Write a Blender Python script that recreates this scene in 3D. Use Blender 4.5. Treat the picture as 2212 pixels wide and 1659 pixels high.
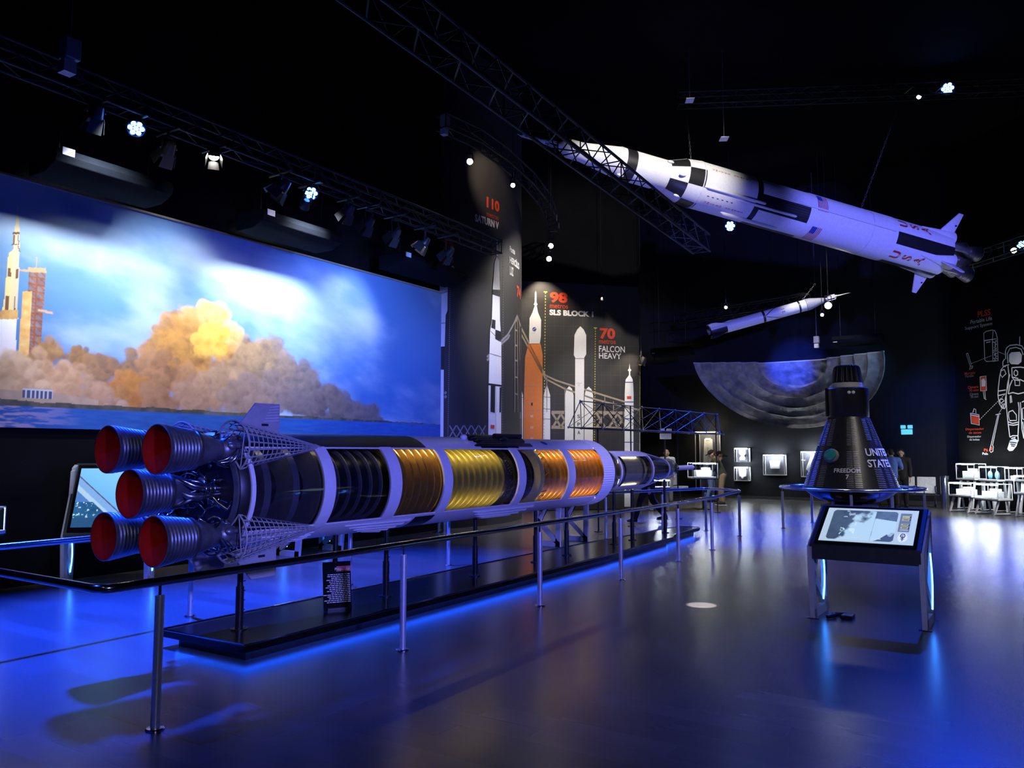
import bpy, bmesh, math, random
import numpy as np
from mathutils import Vector, Matrix

random.seed(7)
for _o in list(bpy.data.objects):
    bpy.data.objects.remove(_o, do_unlink=True)
SC = bpy.context.scene
COL = SC.collection
PI = math.pi
R = math.radians

# ------------------------------------------------------------------ camera
CAM_POS = Vector((0.0, 0.0, 1.65))
YAW, PITCH, FPX = R(32.795), R(4.849), 1715.0
cd = bpy.data.cameras.new('camera')
cam = bpy.data.objects.new('camera', cd)
COL.objects.link(cam)
cam.location = CAM_POS
cam.rotation_euler = (PI / 2 + PITCH, 0, YAW - PI / 2)
cd.sensor_fit = 'HORIZONTAL'
cd.sensor_width = 36.0
cd.lens = 36.0 * FPX / 2212.0
cd.clip_start, cd.clip_end = 0.05, 200
SC.camera = cam

# ------------------------------------------------------------------ world, exposure, sampling quality
W = bpy.data.worlds.new('world')
SC.world = W
W.use_nodes = True
W.node_tree.nodes['Background'].inputs[0].default_value = (0.05, 0.08, 0.5, 1)
W.node_tree.nodes['Background'].inputs[1].default_value = 0.004
vs = SC.view_settings
vs.view_transform = 'Standard'
vs.look = 'None'
vs.gamma = 1.0
vs.use_curve_mapping = False
vs.exposure = 0.0
cy = SC.cycles
cy.use_denoising = True
cy.max_bounces = 7
cy.diffuse_bounces = 2
cy.glossy_bounces = 3
cy.transmission_bounces = 4
cy.transparent_max_bounces = 16
cy.sample_clamp_indirect = 3.0
cy.caustics_reflective = False
cy.caustics_refractive = False

# ------------------------------------------------------------------ lamps (some sit in fixtures built further down; others are added, unseen fills)
def aim(o, loc, to):
    o.location = loc
    o.rotation_euler = (Vector(to) - Vector(loc)).to_track_quat('-Z', 'Y').to_euler()

def spot(name, loc, to, watts, col, deg, blend=0.4, size=0.06):
    l = bpy.data.lights.new(name, 'SPOT')
    l.energy, l.color, l.spot_size, l.spot_blend, l.shadow_soft_size = watts, col, R(deg), blend, size
    o = bpy.data.objects.new(name, l)
    COL.objects.link(o)
    aim(o, loc, to)
    return o

BLUE = (0.006, 0.055, 1.0)
VIOLET = (0.16, 0.17, 1.0)
WARM = (1.0, 0.82, 0.62)
COOL = (0.82, 0.92, 1.0)
# blue floods on the mural truss and elsewhere
spot('flood_blue_mural_near', (5.3, 8.5, 5.3), (4.6, 7.2, 0), 19000, BLUE, 62, 0.9, 0.1)
spot('flood_blue_mural_mid', (7.95, 8.5, 5.3), (8.6, 7.6, 0), 9000, BLUE, 58, 0.8, 0.1)
spot('flood_blue_back', (23.5, 7.2, 8.4), (18.6, 5.3, 0), 42000, BLUE, 44, 0.7, 0.1)
spot('flood_blue_high', (20.3, 1.2, 9.9), (6.6, 0.1, 0), 6500, BLUE, 19, 0.9, 0.1)
spot('flood_blue_high_mid', (20.3, 1.2, 9.9), (15.5, 1.1, 0), 2600, BLUE, 50, 0.9, 0.1)
spot('flood_blue_right', (23.6, -0.1, 6.7), (19.0, 1.2, 0), 11000, BLUE, 64, 0.8, 0.1)
spot('flood_blue_wall', (24.6, 2.8, 5.0), (27.9, 2.3, 2.7), 420, (0.02, 0.12, 1.0), 56, 1.0, 0.1)
spot('flood_blue_foreground', (0.5, 7.0, 6.0), (2.6, 5.6, 0), 900, BLUE, 60, 0.9, 0.1)
# unseen violet and white fills added for rockets, engines, rail posts and front kiosk
spot('fill_violet_front', (1.0, -5.5, 3.0), (7.0, 5.7, 1.6), 5200, VIOLET, 36, 0.6, 0.25)  # low unseen source standing in for blue light bounced round the hall
spot('fill_violet_nose', (7.5, -5.5, 3.2), (12.6, 5.7, 1.6), 4200, VIOLET, 30, 0.6, 0.25)  # same bounce stand-in, for the nose half
spot('fill_violet_hanging', (12.0, -4.0, 6.0), (20.6, 3.0, 6.9), 6500, VIOLET, 29, 0.5, 0.2)  # unseen lamp added to tint the hanging rocket's tail violet
spot('fill_violet_hanging_low', (13.5, 4.0, 3.0), (16.6, 6.6, 7.7), 600, VIOLET, 70, 0.8, 0.2)
spot('fill_engines', (-1.5, 2.0, 5.0), (3.6, 5.68, 1.3), 110, (1.0, 0.9, 0.85), 24, 0.8, 0.1)  # added white fill so the red nozzle linings show
spot('fill_foreground_posts', (-1.0, -3.0, 3.6), (3.4, 4.4, .6), 300, (0.45, 0.5, 1.0), 22, 0.8, 0.25)
spot('fill_front_kiosk', (0.5, -3.5, 3.6), (8.4, 1.3, 0.5), 1100, (0.36, 0.38, 1.0), 12, 0.8, 0.25)
# white spots on the hanging rockets
spot('spot_hanging_rocket', (11.6, 2.6, 10.0), (16.3, 6.8, 7.85), 2600, (1.0, 0.95, 0.88), 38, 0.6, 0.1)
spot('spot_small_rocket', (21.6, 3.4, 9.6), (24.6, 4.9, 6.0), 1500, (1.0, 0.96, 0.9), 28, 0.7, 0.1)
# wash on the mural
spot('wash_mural_a', (4.9, 8.55, 5.4), (5.5, 10.4, 3.9), 620, COOL, 76, 0.9, 0.1)
spot('wash_mural_b', (6.6, 8.55, 5.4), (6.8, 10.4, 3.7), 300, COOL, 70, 1.0, 0.1)
spot('wash_mural_c', (8.4, 8.55, 5.4), (8.6, 10.4, 4.0), 800, COOL, 74, 0.9, 0.1)
spot('wash_mural_d', (10.7, 8.7, 5.4), (10.5, 10.4, 4.0), 380, (0.7, 0.74, 1.0), 56, 0.9, 0.1)
spot('wash_mural_blue', (9.6, 6.4, 4.7), (10.9, 10.4, 3.4), 1000, (0.16, 0.3, 1.0), 80, 0.9, 0.2)
spot('wash_mural_warm', (5.0, 7.0, 5.5), (6.8, 10.4, 2.7), 330, (1.0, 0.9, 0.76), 66, 0.9, 0.2)
# crater relief
spot('spot_crater_blue', (24.0, 6.6, 4.4), (27.0, 6.5, 4.5), 1800, (0.03, 0.08, 1.0), 32, 0.8, 0.08)
spot('spot_crater_white', (22.5, 3.0, 5.4), (27.0, 4.5, 4.4), 260, (0.75, 0.85, 1.0), 22, 0.9, 0.1)
spot('spot_crater_cyan', (24.4, 2.2, 4.6), (27.0, 3.9, 4.3), 200, (0.1, 0.4, 1.0), 36, 0.8, 0.1)
# spots on floor, capsule and people; far and near floor ones are added unseen
spot('fill_far_floor', (17.5, 3.8, 8.6), (14.8, 3.8, 0), 900, (1.0, 0.9, 0.84), 44, 0.9, 0.15)  # added overhead instead of the bright spotlight behind, so its glare stays out of view
spot('fill_far_floor_right', (20.3, 0.4, 9.6), (18.6, 0.4, 0), 3000, (0.86, 0.88, 1.0), 44, 0.9, 0.15)  # added overhead in place of the white lamp behind the hanging engines
spot('spot_middle_floor', (18.0, 8.6, 6.6), (15.5, 8.2, 0), 1500, (1.0, 0.94, 0.88), 55, 0.9, 0.08)
spot('spot_left_floor', (9.2, 8.4, 5.4), (8.0, 8.4, 0), 500, (0.8, 0.82, 1.0), 50, 0.9, 0.08)
spot('fill_near_floor', (13.0, 2.0, 8.0), (11.4, 3.9, 0), 950, (1.0, 0.9, 0.86), 44, 1.0, 0.1)  # added overhead fill for the warm grey middle floor
spot('spot_floor_patch', (9.6, 2.2, 9.5), (8.44, 3.01, 0), 22000, (1.0, 0.97, 0.95), 1.9, 0.15, 0.02)
spot('spot_capsule', (13.2, -1.2, 7.5), (17.2, 2.8, 1.8), 700, (1.0, 0.92, 0.8), 30, 0.8, 0.1)
spot('spot_people', (20.5, 8.0, 7.0), (23.9, 8.0, 0.8), 1600, (1.0, 0.96, 0.92), 34, 0.7, 0.1)
# warm lamps over the printed walls
spot('lamp_wall_a', (20.05, 9.88, 6.0), (20.35, 10.21, 4.4), 130, WARM, 95, 0.8, 0.03)
spot('lamp_wall_b', (18.8, 11.0, 6.75), (19.25, 11.25, 4.9), 260, WARM, 95, 0.8, 0.03)
spot('lamp_wall_c', (20.8, 9.0, 4.75), (21.1, 9.55, 3.2), 60, WARM, 95, 0.8, 0.03)
spot('lamp_wall_low', (17.5, 7.4, 6.5), (20.2, 10.3, 2.6), 700, (1.0, 0.95, 0.95), 44, 0.9, 0.1)
spot('lamp_curved_wall_top', (13.6, 8.9, 8.9), (15.2, 10.5, 7.6), 240, WARM, 44, 0.8, 0.05)
spot('lamp_curved_wall_low', (13.2, 8.3, 6.5), (15.6, 10.5, 3.6), 700, (0.9, 0.9, 1.0), 46, 0.9, 0.1)
spot('lamp_curved_wall_side', (18.8, 7.6, 7.6), (16.7, 10.6, 5.4), 1100, (1.0, 0.92, 0.85), 50, 0.9, 0.1)
spot('lamp_astronaut', (20.0, -1.5, 7.5), (24.6, 0.3, 2.6), 2200, (1.0, 0.95, 0.95), 36, 0.9, 0.1)



# ------------------------------------------------------------------ sight lines: from a place in the photograph to a place in the hall
_F = Vector((math.cos(YAW), math.sin(YAW), 0)); _R = Vector((math.sin(YAW), -math.cos(YAW), 0)); _Z = Vector((0, 0, 1))
_FW = _F * math.cos(PITCH) + _Z * math.sin(PITCH); _U = _Z * math.cos(PITCH) - _F * math.sin(PITCH)
def ray(x, y):
    return (_FW * FPX + _R * (x - 1106.0) - _U * (y - 829.5)).normalized()
def gz(x, y, z=0.0):
    d = ray(x, y); return CAM_POS + d * ((z - CAM_POS.z) / d.z)
def aY(x, y, Y):
    d = ray(x, y); return CAM_POS + d * (Y / d.y)
def aX(x, y, X):
    d = ray(x, y); return CAM_POS + d * (X / d.x)
def aD(x, y, D):
    d = ray(x, y); return CAM_POS + d * (D / d.dot(_F))
def aP(x, y, p0, n):
    d = ray(x, y); return CAM_POS + d * ((Vector(p0) - CAM_POS).dot(n) / d.dot(n))

# ------------------------------------------------------------------ materials
M = {}
def mk(name, col, rough=0.5, metal=0.0, emit=0.0, ecol=None, var=0.12, scale=18.0, bump=0.0, spec=0.5):
    m = bpy.data.materials.new(name); m.use_nodes = True
    nt = m.node_tree; b = nt.nodes['Principled BSDF']
    b.inputs['Roughness'].default_value = rough
    b.inputs['Metallic'].default_value = metal
    b.inputs['Specular IOR Level'].default_value = spec
    c = (*col, 1)
    if var > 0 or bump > 0:
        tc = nt.nodes.new('ShaderNodeTexCoord'); nz = nt.nodes.new('ShaderNodeTexNoise')
        nz.inputs['Scale'].default_value = scale; nz.inputs['Detail'].default_value = 3
        nt.links.new(tc.outputs['Object'], nz.inputs['Vector'])
        cr = nt.nodes.new('ShaderNodeValToRGB')
        cr.color_ramp.elements[0].color = (*[v * (1 - var) for v in col], 1)
        cr.color_ramp.elements[1].color = (*[min(1, v * (1 + var)) for v in col], 1)
        cr.color_ramp.elements[0].position = 0.3; cr.color_ramp.elements[1].position = 0.7
        nt.links.new(nz.outputs['Fac'], cr.inputs['Fac']); nt.links.new(cr.outputs['Color'], b.inputs['Base Color'])
        if bump > 0:
            bp = nt.nodes.new('ShaderNodeBump'); bp.inputs['Strength'].default_value = bump; bp.inputs['Distance'].default_value = 0.02
            nt.links.new(nz.outputs['Fac'], bp.inputs['Height']); nt.links.new(bp.outputs['Normal'], b.inputs['Normal'])
    else:
        b.inputs['Base Color'].default_value = c
    if emit > 0:
        b.inputs['Emission Color'].default_value = (*(ecol or col), 1)
        b.inputs['Emission Strength'].default_value = emit
    M[name] = m
    return m

def mk_clear(name, tint=(0.9, 0.93, 0.95), gloss=0.12, rough=0.03, fres=1.35):
    """thin acrylic sheet: lets light straight through, mirrors at its face"""
    m = bpy.data.materials.new(name); m.use_nodes = True
    nt = m.node_tree; nt.nodes.clear()
    out = nt.nodes.new('ShaderNodeOutputMaterial'); mix = nt.nodes.new('ShaderNodeMixShader')
    tr = nt.nodes.new('ShaderNodeBsdfTransparent'); gl = nt.nodes.new('ShaderNodeBsdfGlossy')
    tr.inputs[0].default_value = (*tint, 1); gl.inputs['Roughness'].default_value = rough
    fr = nt.nodes.new('ShaderNodeLayerWeight'); fr.inputs['Blend'].default_value = 0.5
    pw = nt.nodes.new('ShaderNodeMath'); pw.operation = 'POWER'; pw.inputs[1].default_value = 4.0
    nt.links.new(fr.outputs['Facing'], pw.inputs[0]); fr = pw
    mp = nt.nodes.new('ShaderNodeMath'); mp.operation = 'MULTIPLY_ADD'; mp.inputs[1].default_value = 0.7; mp.inputs[2].default_value = gloss * 0.3
    nt.links.new(fr.outputs[0], mp.inputs[0]); nt.links.new(mp.outputs[0], mix.inputs[0])
    nt.links.new(tr.outputs[0], mix.inputs[1]); nt.links.new(gl.outputs[0], mix.inputs[2]); nt.links.new(mix.outputs[0], out.inputs[0])
    M[name] = m

def mk_picture(name, emit=0.0, rough=0.55):
    """print or screen whose picture is stored on its mesh as the colour attribute 'picture'"""
    m = bpy.data.materials.new(name); m.use_nodes = True
    nt = m.node_tree; b = nt.nodes['Principled BSDF']
    at = nt.nodes.new('ShaderNodeAttribute'); at.attribute_name = 'picture'
    b.inputs['Roughness'].default_value = rough
    if emit > 0:
        b.inputs['Base Color'].default_value = (0.01, 0.01, 0.01, 1)
        nt.links.new(at.outputs['Color'], b.inputs['Emission Color']); b.inputs['Emission Strength'].default_value = emit
    else:
        nt.links.new(at.outputs['Color'], b.inputs['Base Color'])
    M[name] = m

mk('white_paint', (0.78, 0.78, 0.78), 0.42, var=0.05)
mk('white_satin', (0.8, 0.8, 0.82), 0.3, var=0.03)
mk('black_paint', (0.012, 0.012, 0.014), 0.4, var=0.2)
mk('black_matt', (0.006, 0.006, 0.007), 0.85, var=0.2, spec=0.1)
mk('black_gloss', (0.008, 0.008, 0.01), 0.12, var=0.1)
mk('deck_black', (0.004, 0.0035, 0.004), 0.2, var=0.2, spec=0.35)
mk('steel', (0.62, 0.63, 0.66), 0.16, 1.0, var=0.06)
mk('steel_brushed', (0.66, 0.67, 0.72), 0.36, 0.65, var=0.06)
mk('led_case_warm', (1, 0.9, 0.7), 0.4, emit=90.0, ecol=(1.0, 0.86, 0.55), var=0)
mk('gun_metal', (0.2, 0.21, 0.25), 0.38, 0.7, var=0.2)
mk('gun_metal_light', (0.3, 0.31, 0.35), 0.28, 0.9, var=0.2)
mk('pipe_metal', (0.42, 0.44, 0.5), 0.2, 1.0, var=0.15)
mk('red_lining', (0.45, 0.008, 0.004), 0.7, var=0.1, spec=0.1)
mk('grey_paint', (0.36, 0.36, 0.38), 0.5, var=0.08)
mk('kiosk_white', (0.55, 0.55, 0.57), 0.5, var=0.06)
mk('dark_grey', (0.03, 0.03, 0.034), 0.5, var=0.15)
mk('truss_paint', (0.007, 0.007, 0.011), 0.55, 0.2, var=0.2)
mk('truss_dark', (0.005, 0.005, 0.007), 0.6, var=0.2)
mk('grid_print', (0.05, 0.05, 0.05), 0.6, var=0.1)
mk('red_paint', (0.45, 0.02, 0.02), 0.5)
mk('red_print', (0.62, 0.055, 0.018), 0.6, var=0.04)
mk('white_print', (0.75, 0.75, 0.75), 0.6, var=0.03)
mk('grey_print', (0.25, 0.25, 0.25), 0.6, var=0.1)
mk('orange_print', (0.72, 0.2, 0.025), 0.55, var=0.05)
mk('yellow_print', (0.6, 0.5, 0.05), 0.6)
mk('blue_print', (0.03, 0.06, 0.3), 0.6)
mk('black_print', (0.01, 0.01, 0.012), 0.6)
mk('bridge_print', (0.33, 0.27, 0.2), 0.6, var=0.1)
mk('panel_print', (0.028, 0.026, 0.026), 0.55, var=0.08, scale=2.0)
mk('led_blue', (0.02, 0.06, 0.4), 0.4, emit=14.0, ecol=(0.01, 0.09, 1.0), var=0)
mk('led_cyan', (0.05, 0.3, 0.5), 0.4, emit=22.0, ecol=(0.04, 0.24, 1.0), var=0)
mk('led_warm', (1, 0.8, 0.4), 0.4, emit=110.0, ecol=(1.0, 0.74, 0.3), var=0)
mk('led_warm_low', (1, 0.8, 0.4), 0.4, emit=7.0, ecol=(1.0, 0.85, 0.5), var=0)
mk('led_upper', (1, 0.9, 0.6), 0.4, emit=28.0, ecol=(1.0, 0.9, 0.6), var=0)
mk('led_white', (1, 1, 1), 0.4, emit=150.0, ecol=(0.86, 0.94, 1.0), var=0)
mk('lens_blue', (0.1, 0.2, 1), 0.3, emit=60.0, ecol=(0.05, 0.22, 1.0), var=0)
mk('lens_white', (1, 1, 1), 0.3, emit=60.0, ecol=(1.0, 0.95, 0.86), var=0)
mk('lens_dim', (1, 1, 1), 0.3, emit=2.5, ecol=(1.0, 0.9, 0.8), var=0)
mk('plate_white', (0.7, 0.7, 0.75), 0.5)
mk('skin', (0.55, 0.33, 0.24), 0.55, var=0.08)
mk('skin_dark', (0.38, 0.2, 0.14), 0.55, var=0.08)
mk('hair_dark', (0.012, 0.009, 0.008), 0.6)
mk('hair_red', (0.16, 0.045, 0.02), 0.6)
mk('jacket_green', (0.05, 0.062, 0.03), 0.8, bump=0.2)
mk('trouser_khaki', (0.26, 0.19, 0.12), 0.85, bump=0.2)
mk('denim', (0.12, 0.2, 0.36), 0.85, bump=0.2)
mk('cloth_black', (0.012, 0.012, 0.014), 0.9, bump=0.2)
mk('cloth_grey', (0.2, 0.2, 0.22), 0.85, bump=0.2)
mk('shirt_blue', (0.1, 0.2, 0.62), 0.8, bump=0.2)
mk('shirt_pale', (0.5, 0.52, 0.6), 0.8)
mk('sole_white', (0.6, 0.6, 0.6), 0.7)
mk('seat_white', (0.72, 0.75, 0.8), 0.35)
mk('suit_white', (0.82, 0.83, 0.85), 0.75, var=0.05, bump=0.3)
mk('olive_tank', (0.3, 0.26, 0.05), 0.45, 0.1, var=0.15)
mk('copper_tank', (0.55, 0.22, 0.03), 0.36, 0.2, var=0.2)
mk('brown_tank', (0.05, 0.028, 0.014), 0.4, 0.2, var=0.3)
mk('dark_tank', (0.02, 0.021, 0.026), 0.4, 0.2, var=0.3)
mk('gold_ring', (0.55, 0.33, 0.08), 0.3, 0.6, var=0.15)
mk('yellow_ring', (0.62, 0.55, 0.2), 0.45, var=0.08)
mk('silver_ring', (0.3, 0.31, 0.34), 0.4, 0.5, var=0.1)
mk('khaki_tank', (0.36, 0.33, 0.22), 0.35, 0.35, var=0.1)
mk('teal_glass', (0.03, 0.26, 0.27), 0.2, var=0.08)
mk('moon_rock', (0.2, 0.2, 0.215), 0.85, var=0.3, scale=5.0, bump=0.9)
mk('case_back', (0.12, 0.12, 0.15), 0.6)
mk('blue_bag', (0.12, 0.4, 0.6), 0.5)
mk_clear('acrylic', (0.92, 0.94, 0.95), 0.12)
mk_clear('window_acrylic', (0.82, 0.83, 0.82), 0.25, 0.05)
mk_clear('smoke_acrylic', (0.6, 0.6, 0.66), 0.35, 0.05)
mk_picture('mural_print', 0.0, 0.6)
mk_picture('screen_picture', 1.15)

# ------------------------------------------------------------------ mesh builder
def frame(o=(0, 0, 0), x=(1, 0, 0), z=(0, 0, 1)):
    """matrix with x kept and z made square to it"""
    x = Vector(x).normalized(); z = Vector(z); y = z.cross(x).normalized(); z = x.cross(y)
    m = Matrix((x, y, z)).transposed().to_4x4(); m.translation = Vector(o); return m

class MB:
    def __init__(s):
        s.v = []; s.f = []; s.m = []
    def add(s, vs_, fs_, mi=0, mat=None):
        o = len(s.v)
        for p in vs_:
            p = Vector(p); s.v.append(tuple(mat @ p) if mat is not None else tuple(p))
        for f in fs_:
            s.f.append([i + o for i in f])
        if isinstance(mi, int): s.m += [mi] * len(fs_)
        else: s.m += list(mi)
        return s
    def box(s, c, d, mi=0, mat=None, rz=0.0, taper=1.0):
        x, y, z = [k / 2 for k in d]; q = []
        for sz in (-1, 1):
            t = taper if sz > 0 else 1
            for sx, sy in ((-1, -1), (1, -1), (1, 1), (-1, 1)):
                q.append(Vector((sx * x * t, sy * y * t, sz * z)))
        rm = Matrix.Rotation(rz, 4, 'Z'); q = [rm @ p + Vector(c) for p in q]
        return s.add(q, [(3, 2, 1, 0), (4, 5, 6, 7), (0, 1, 5, 4), (1, 2, 6, 5), (2, 3, 7, 6), (3, 0, 4, 7)], mi, mat)
    def cyl(s, a, b, r0, r1=None, n=12, mi=0, mat=None, cap=True):
        return s.tube([a, b], [r0, r0 if r1 is None else r1], n, mi, mat, cap)
    def tube(s, pts, rad, n=10, mi=0, mat=None, cap=True, closed=False):
        P = [Vector(p) for p in pts]; k = len(P)
        if not isinstance(rad, (list, tuple)): rad = [rad] * k
        T = []
        for i in range(k):
            a = P[(i - 1) % k] if (closed or i > 0) else P[i]; b = P[(i + 1) % k] if (closed or i < k - 1) else P[i]
            t = (b - a); T.append(t.normalized() if t.length > 1e-9 else Vector((0, 0, 1)))
        u = T[0].orthogonal().normalized(); vs_ = []; fs_ = []
        for i in range(k):
            u = (u - T[i] * u.dot(T[i]))
            u = u.normalized() if u.length > 1e-6 else T[i].orthogonal().normalized()
            w = T[i].cross(u)
            for j in range(n):
                a = 2 * PI * j / n
                vs_.append(P[i] + (u * math.cos(a) + w * math.sin(a)) * rad[i])
        for i in range(k if closed else k - 1):
            for j in range(n):
                a, b = i * n + j, i * n + (j + 1) % n
                c, d = ((i + 1) % k) * n + (j + 1) % n, ((i + 1) % k) * n + j
                fs_.append((a, b, c, d))
        if cap and not closed:
            fs_.append(tuple(range(n - 1, -1, -1))); fs_.append(tuple((k - 1) * n + j for j in range(n)))
        return s.add(vs_, fs_, mi, mat)
    def lathe(s, prof, n=48, mi=0, mat=None, t0=-PI, t1=PI, fn=None, cap0=False, cap1=False, rib=None):
        """prof: (x, r) along local x; angle t = 0 looks along -y, positive t is up"""
        full = abs((t1 - t0) - 2 * PI) < 1e-6; cols = n if full else n + 1
        vs_ = []; fs_ = []; ms = []
        for (x, r) in prof:
            for j in range(cols):
                t = t0 + (t1 - t0) * j / n; rr = r + (rib(x, t, j) if rib else 0)
                vs_.append((x, -rr * math.cos(t), rr * math.sin(t)))
        for i in range(len(prof) - 1):
            for j in range(n):
                a = i * cols + j; b = i * cols + (j + 1) % cols
                fs_.append((a, b, b + cols, a + cols))
                tm = t0 + (t1 - t0) * (j + 0.5) / n; xm = (prof[i][0] + prof[i + 1][0]) / 2
                ms.append(fn(xm, tm) if fn else mi)
        if full and cap0: fs_.append(tuple(range(cols))[::-1]); ms.append(mi)
        if full and cap1: fs_.append(tuple((len(prof) - 1) * cols + j for j in range(cols))); ms.append(mi)
        return s.add(vs_, fs_, ms, mat)
    def prism(s, out, th, mi=0, mat=None):
        """outline in local x,z pushed along y by th"""
        k = len(out)
        vs_ = [(p[0], -th / 2, p[1]) for p in out] + [(p[0], th / 2, p[1]) for p in out]
        fs_ = [tuple(range(k)), tuple(range(2 * k - 1, k - 1, -1))] + [(i, i + k, (i + 1) % k + k, (i + 1) % k) for i in range(k)]
        return s.add(vs_, fs_, mi, mat)
    def sphere(s, c, r, n=16, m=10, mi=0, mat=None):
        if not isinstance(r, (list, tuple)): r = (r, r, r)
        vs_ = []; fs_ = []
        for i in range(m + 1):
            a = -PI / 2 + PI * i / m
            for j in range(n):
                b = 2 * PI * j / n
                vs_.append((c[0] + r[0] * math.cos(a) * math.cos(b), c[1] + r[1] * math.cos(a) * math.sin(b), c[2] + r[2] * math.sin(a)))
        for i in range(m):
            for j in range(n):
                fs_.append((i * n + j, i * n + (j + 1) % n, (i + 1) * n + (j + 1) % n, (i + 1) * n + j))
        return s.add(vs_, fs_, mi, mat)
    def build(s, name, mats, parent=None, smooth=35, bevel=0.0, solid=0.0):
        me = bpy.data.meshes.new(name)
        me.from_pydata(s.v, [], s.f)
        if not isinstance(mats, (list, tuple)): mats = [mats]
        for m in mats: me.materials.append(M[m])
        if len(mats) > 1: me.polygons.foreach_set('material_index', s.m)
        b = bmesh.new(); b.from_mesh(me)
        bmesh.ops.remove_doubles(b, verts=b.verts, dist=1e-6)
        bmesh.ops.recalc_face_normals(b, faces=b.faces)
        b.to_mesh(me); b.free()
        if smooth:
            me.shade_smooth(); me.set_sharp_from_angle(angle=R(smooth))
        o = bpy.data.objects.new(name, me); COL.objects.link(o)
        if parent is not None: o.parent = parent
        if bevel > 0:
            bv = o.modifiers.new('edge', 'BEVEL'); bv.width = bevel; bv.segments = 2; bv.limit_method = 'ANGLE'; bv.angle_limit = R(40)
        if solid > 0:
            sd = o.modifiers.new('sheet', 'SOLIDIFY'); sd.thickness = solid; sd.offset = 0
        return o

def thing(name, label, cat, loc=(0, 0, 0), rz=0.0, group=None, mat=None):
    o = bpy.data.objects.new(name, None); COL.objects.link(o)
    o.empty_display_size = 0.2
    if mat is not None: o.matrix_world = mat
    else: o.location = loc; o.rotation_euler = (0, 0, rz)
    return tag(o, label, cat, group)
def tag(o, label, cat, group=None, kind=None):
    o['label'] = label; o['category'] = cat
    if group: o['group'] = group
    if kind: o['kind'] = kind
    return o
def struct(o, label=None):
    o['kind'] = 'structure'
    if label: o['label'] = label
    return o
def children(o):
    return [c for c in bpy.data.objects if c.parent == o]
def dup_tree(o, parent=None):
    c = o.copy(); COL.objects.link(c)
    if parent is not None: c.parent = parent
    for ch in children(o): dup_tree(ch, c)
    return c

_tc = {}
def text2d(txt, size=1.0, bold=0.0, align='LEFT'):
    """lettering as flat triangles: list of (u, v) and faces"""
    key = (txt, bold, align)
    if key not in _tc:
        c = bpy.data.curves.new('t', 'FONT'); c.body = txt; c.size = 1.0; c.offset = bold; c.align_x = align; c.resolution_u = 4; c.fill_mode = 'FRONT'
        o = bpy.data.objects.new('t', c); COL.objects.link(o)
        me = o.to_mesh()
        _tc[key] = ([(v.co.x, v.co.y) for v in me.vertices], [tuple(p.vertices) for p in me.polygons])
        o.to_mesh_clear(); bpy.data.objects.remove(o); bpy.data.curves.remove(c)
    v, f = _tc[key]
    return [(a * size, b * size) for a, b in v], f
def put_text(mb, txt, size, fn, mi=0, bold=0.0, align='LEFT', u0=0.0, v0=0.0, sx=1.0):
    v, f = text2d(txt, size, bold, align)
    mb.add([fn(a * sx + u0, b + v0) for a, b in v], f, mi)
def ribbon(mb, pts, w, fn, mi=0, closed=False):
    """stroke of width w through 2-D points, laid on a surface by fn(u, v)"""
    P = [Vector((p[0], p[1])) for p in pts]
    if closed: P.append(P[0])
    L = []; Rr = []
    for i in range(len(P)):
        a = P[max(i - 1, 0)]; b = P[min(i + 1, len(P) - 1)]
        if closed and i in (0, len(P) - 1): a, b = P[-2], P[1]
        t = b - a; t = t.normalized() if t.length > 1e-9 else Vector((1, 0)); n = Vector((-t.y, t.x)) * w / 2
        L.append(P[i] + n); Rr.append(P[i] - n)
    k = len(P)
    mb.add([fn(p.x, p.y) for p in L] + [fn(p.x, p.y) for p in Rr], [(i, i + 1, i + 1 + k, i + k) for i in range(k - 1)], mi)
def poly(mb, pts, fn, mi=0):
    mb.add([fn(*p) for p in pts], [tuple(range(len(pts)))], mi)

def picture_mesh(name, nu, nv, pos, colfn, mat, parent=None):
    """grid of nu x nv cells; pos(u, v) in 0..1 -> point; colfn(U, V) arrays -> linear rgb"""
    U, V = np.meshgrid(np.linspace(0, 1, nu + 1), np.linspace(0, 1, nv + 1))
    rgb = np.clip(colfn(U, V), 0, None)
    p00, p10, p01, p11 = [np.array(pos(a, b)) for a, b in ((0, 0), (1, 0), (0, 1), (1, 1))]
    u = U[..., None]; v = V[..., None]
    co = (p00 * (1 - u) * (1 - v) + p10 * u * (1 - v) + p01 * (1 - u) * v + p11 * u * v).reshape(-1, 3)
    me = bpy.data.meshes.new(name)
    idx = np.arange((nu + 1) * (nv + 1)).reshape(nv + 1, nu + 1)
    q = np.stack([idx[:-1, :-1], idx[:-1, 1:], idx[1:, 1:], idx[1:, :-1]], -1).reshape(-1, 4)
    me.vertices.add(len(co)); me.vertices.foreach_set('co', co.astype(np.float32).ravel())
    me.loops.add(q.size); me.loops.foreach_set('vertex_index', q.ravel().astype(np.int32))
    me.polygons.add(len(q)); me.polygons.foreach_set('loop_start', np.arange(0, q.size, 4, dtype=np.int32))
    me.update(calc_edges=True)
    a = me.attributes.new('picture', 'FLOAT_COLOR', 'POINT')
    a.data.foreach_set('color', np.concatenate([rgb.reshape(-1, 3), np.ones((len(co), 1))], 1).astype(np.float32).ravel())
    me.materials.append(M[mat])
    o = bpy.data.objects.new(name, me); COL.objects.link(o)
    if parent is not None: o.parent = parent
    return o

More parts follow.
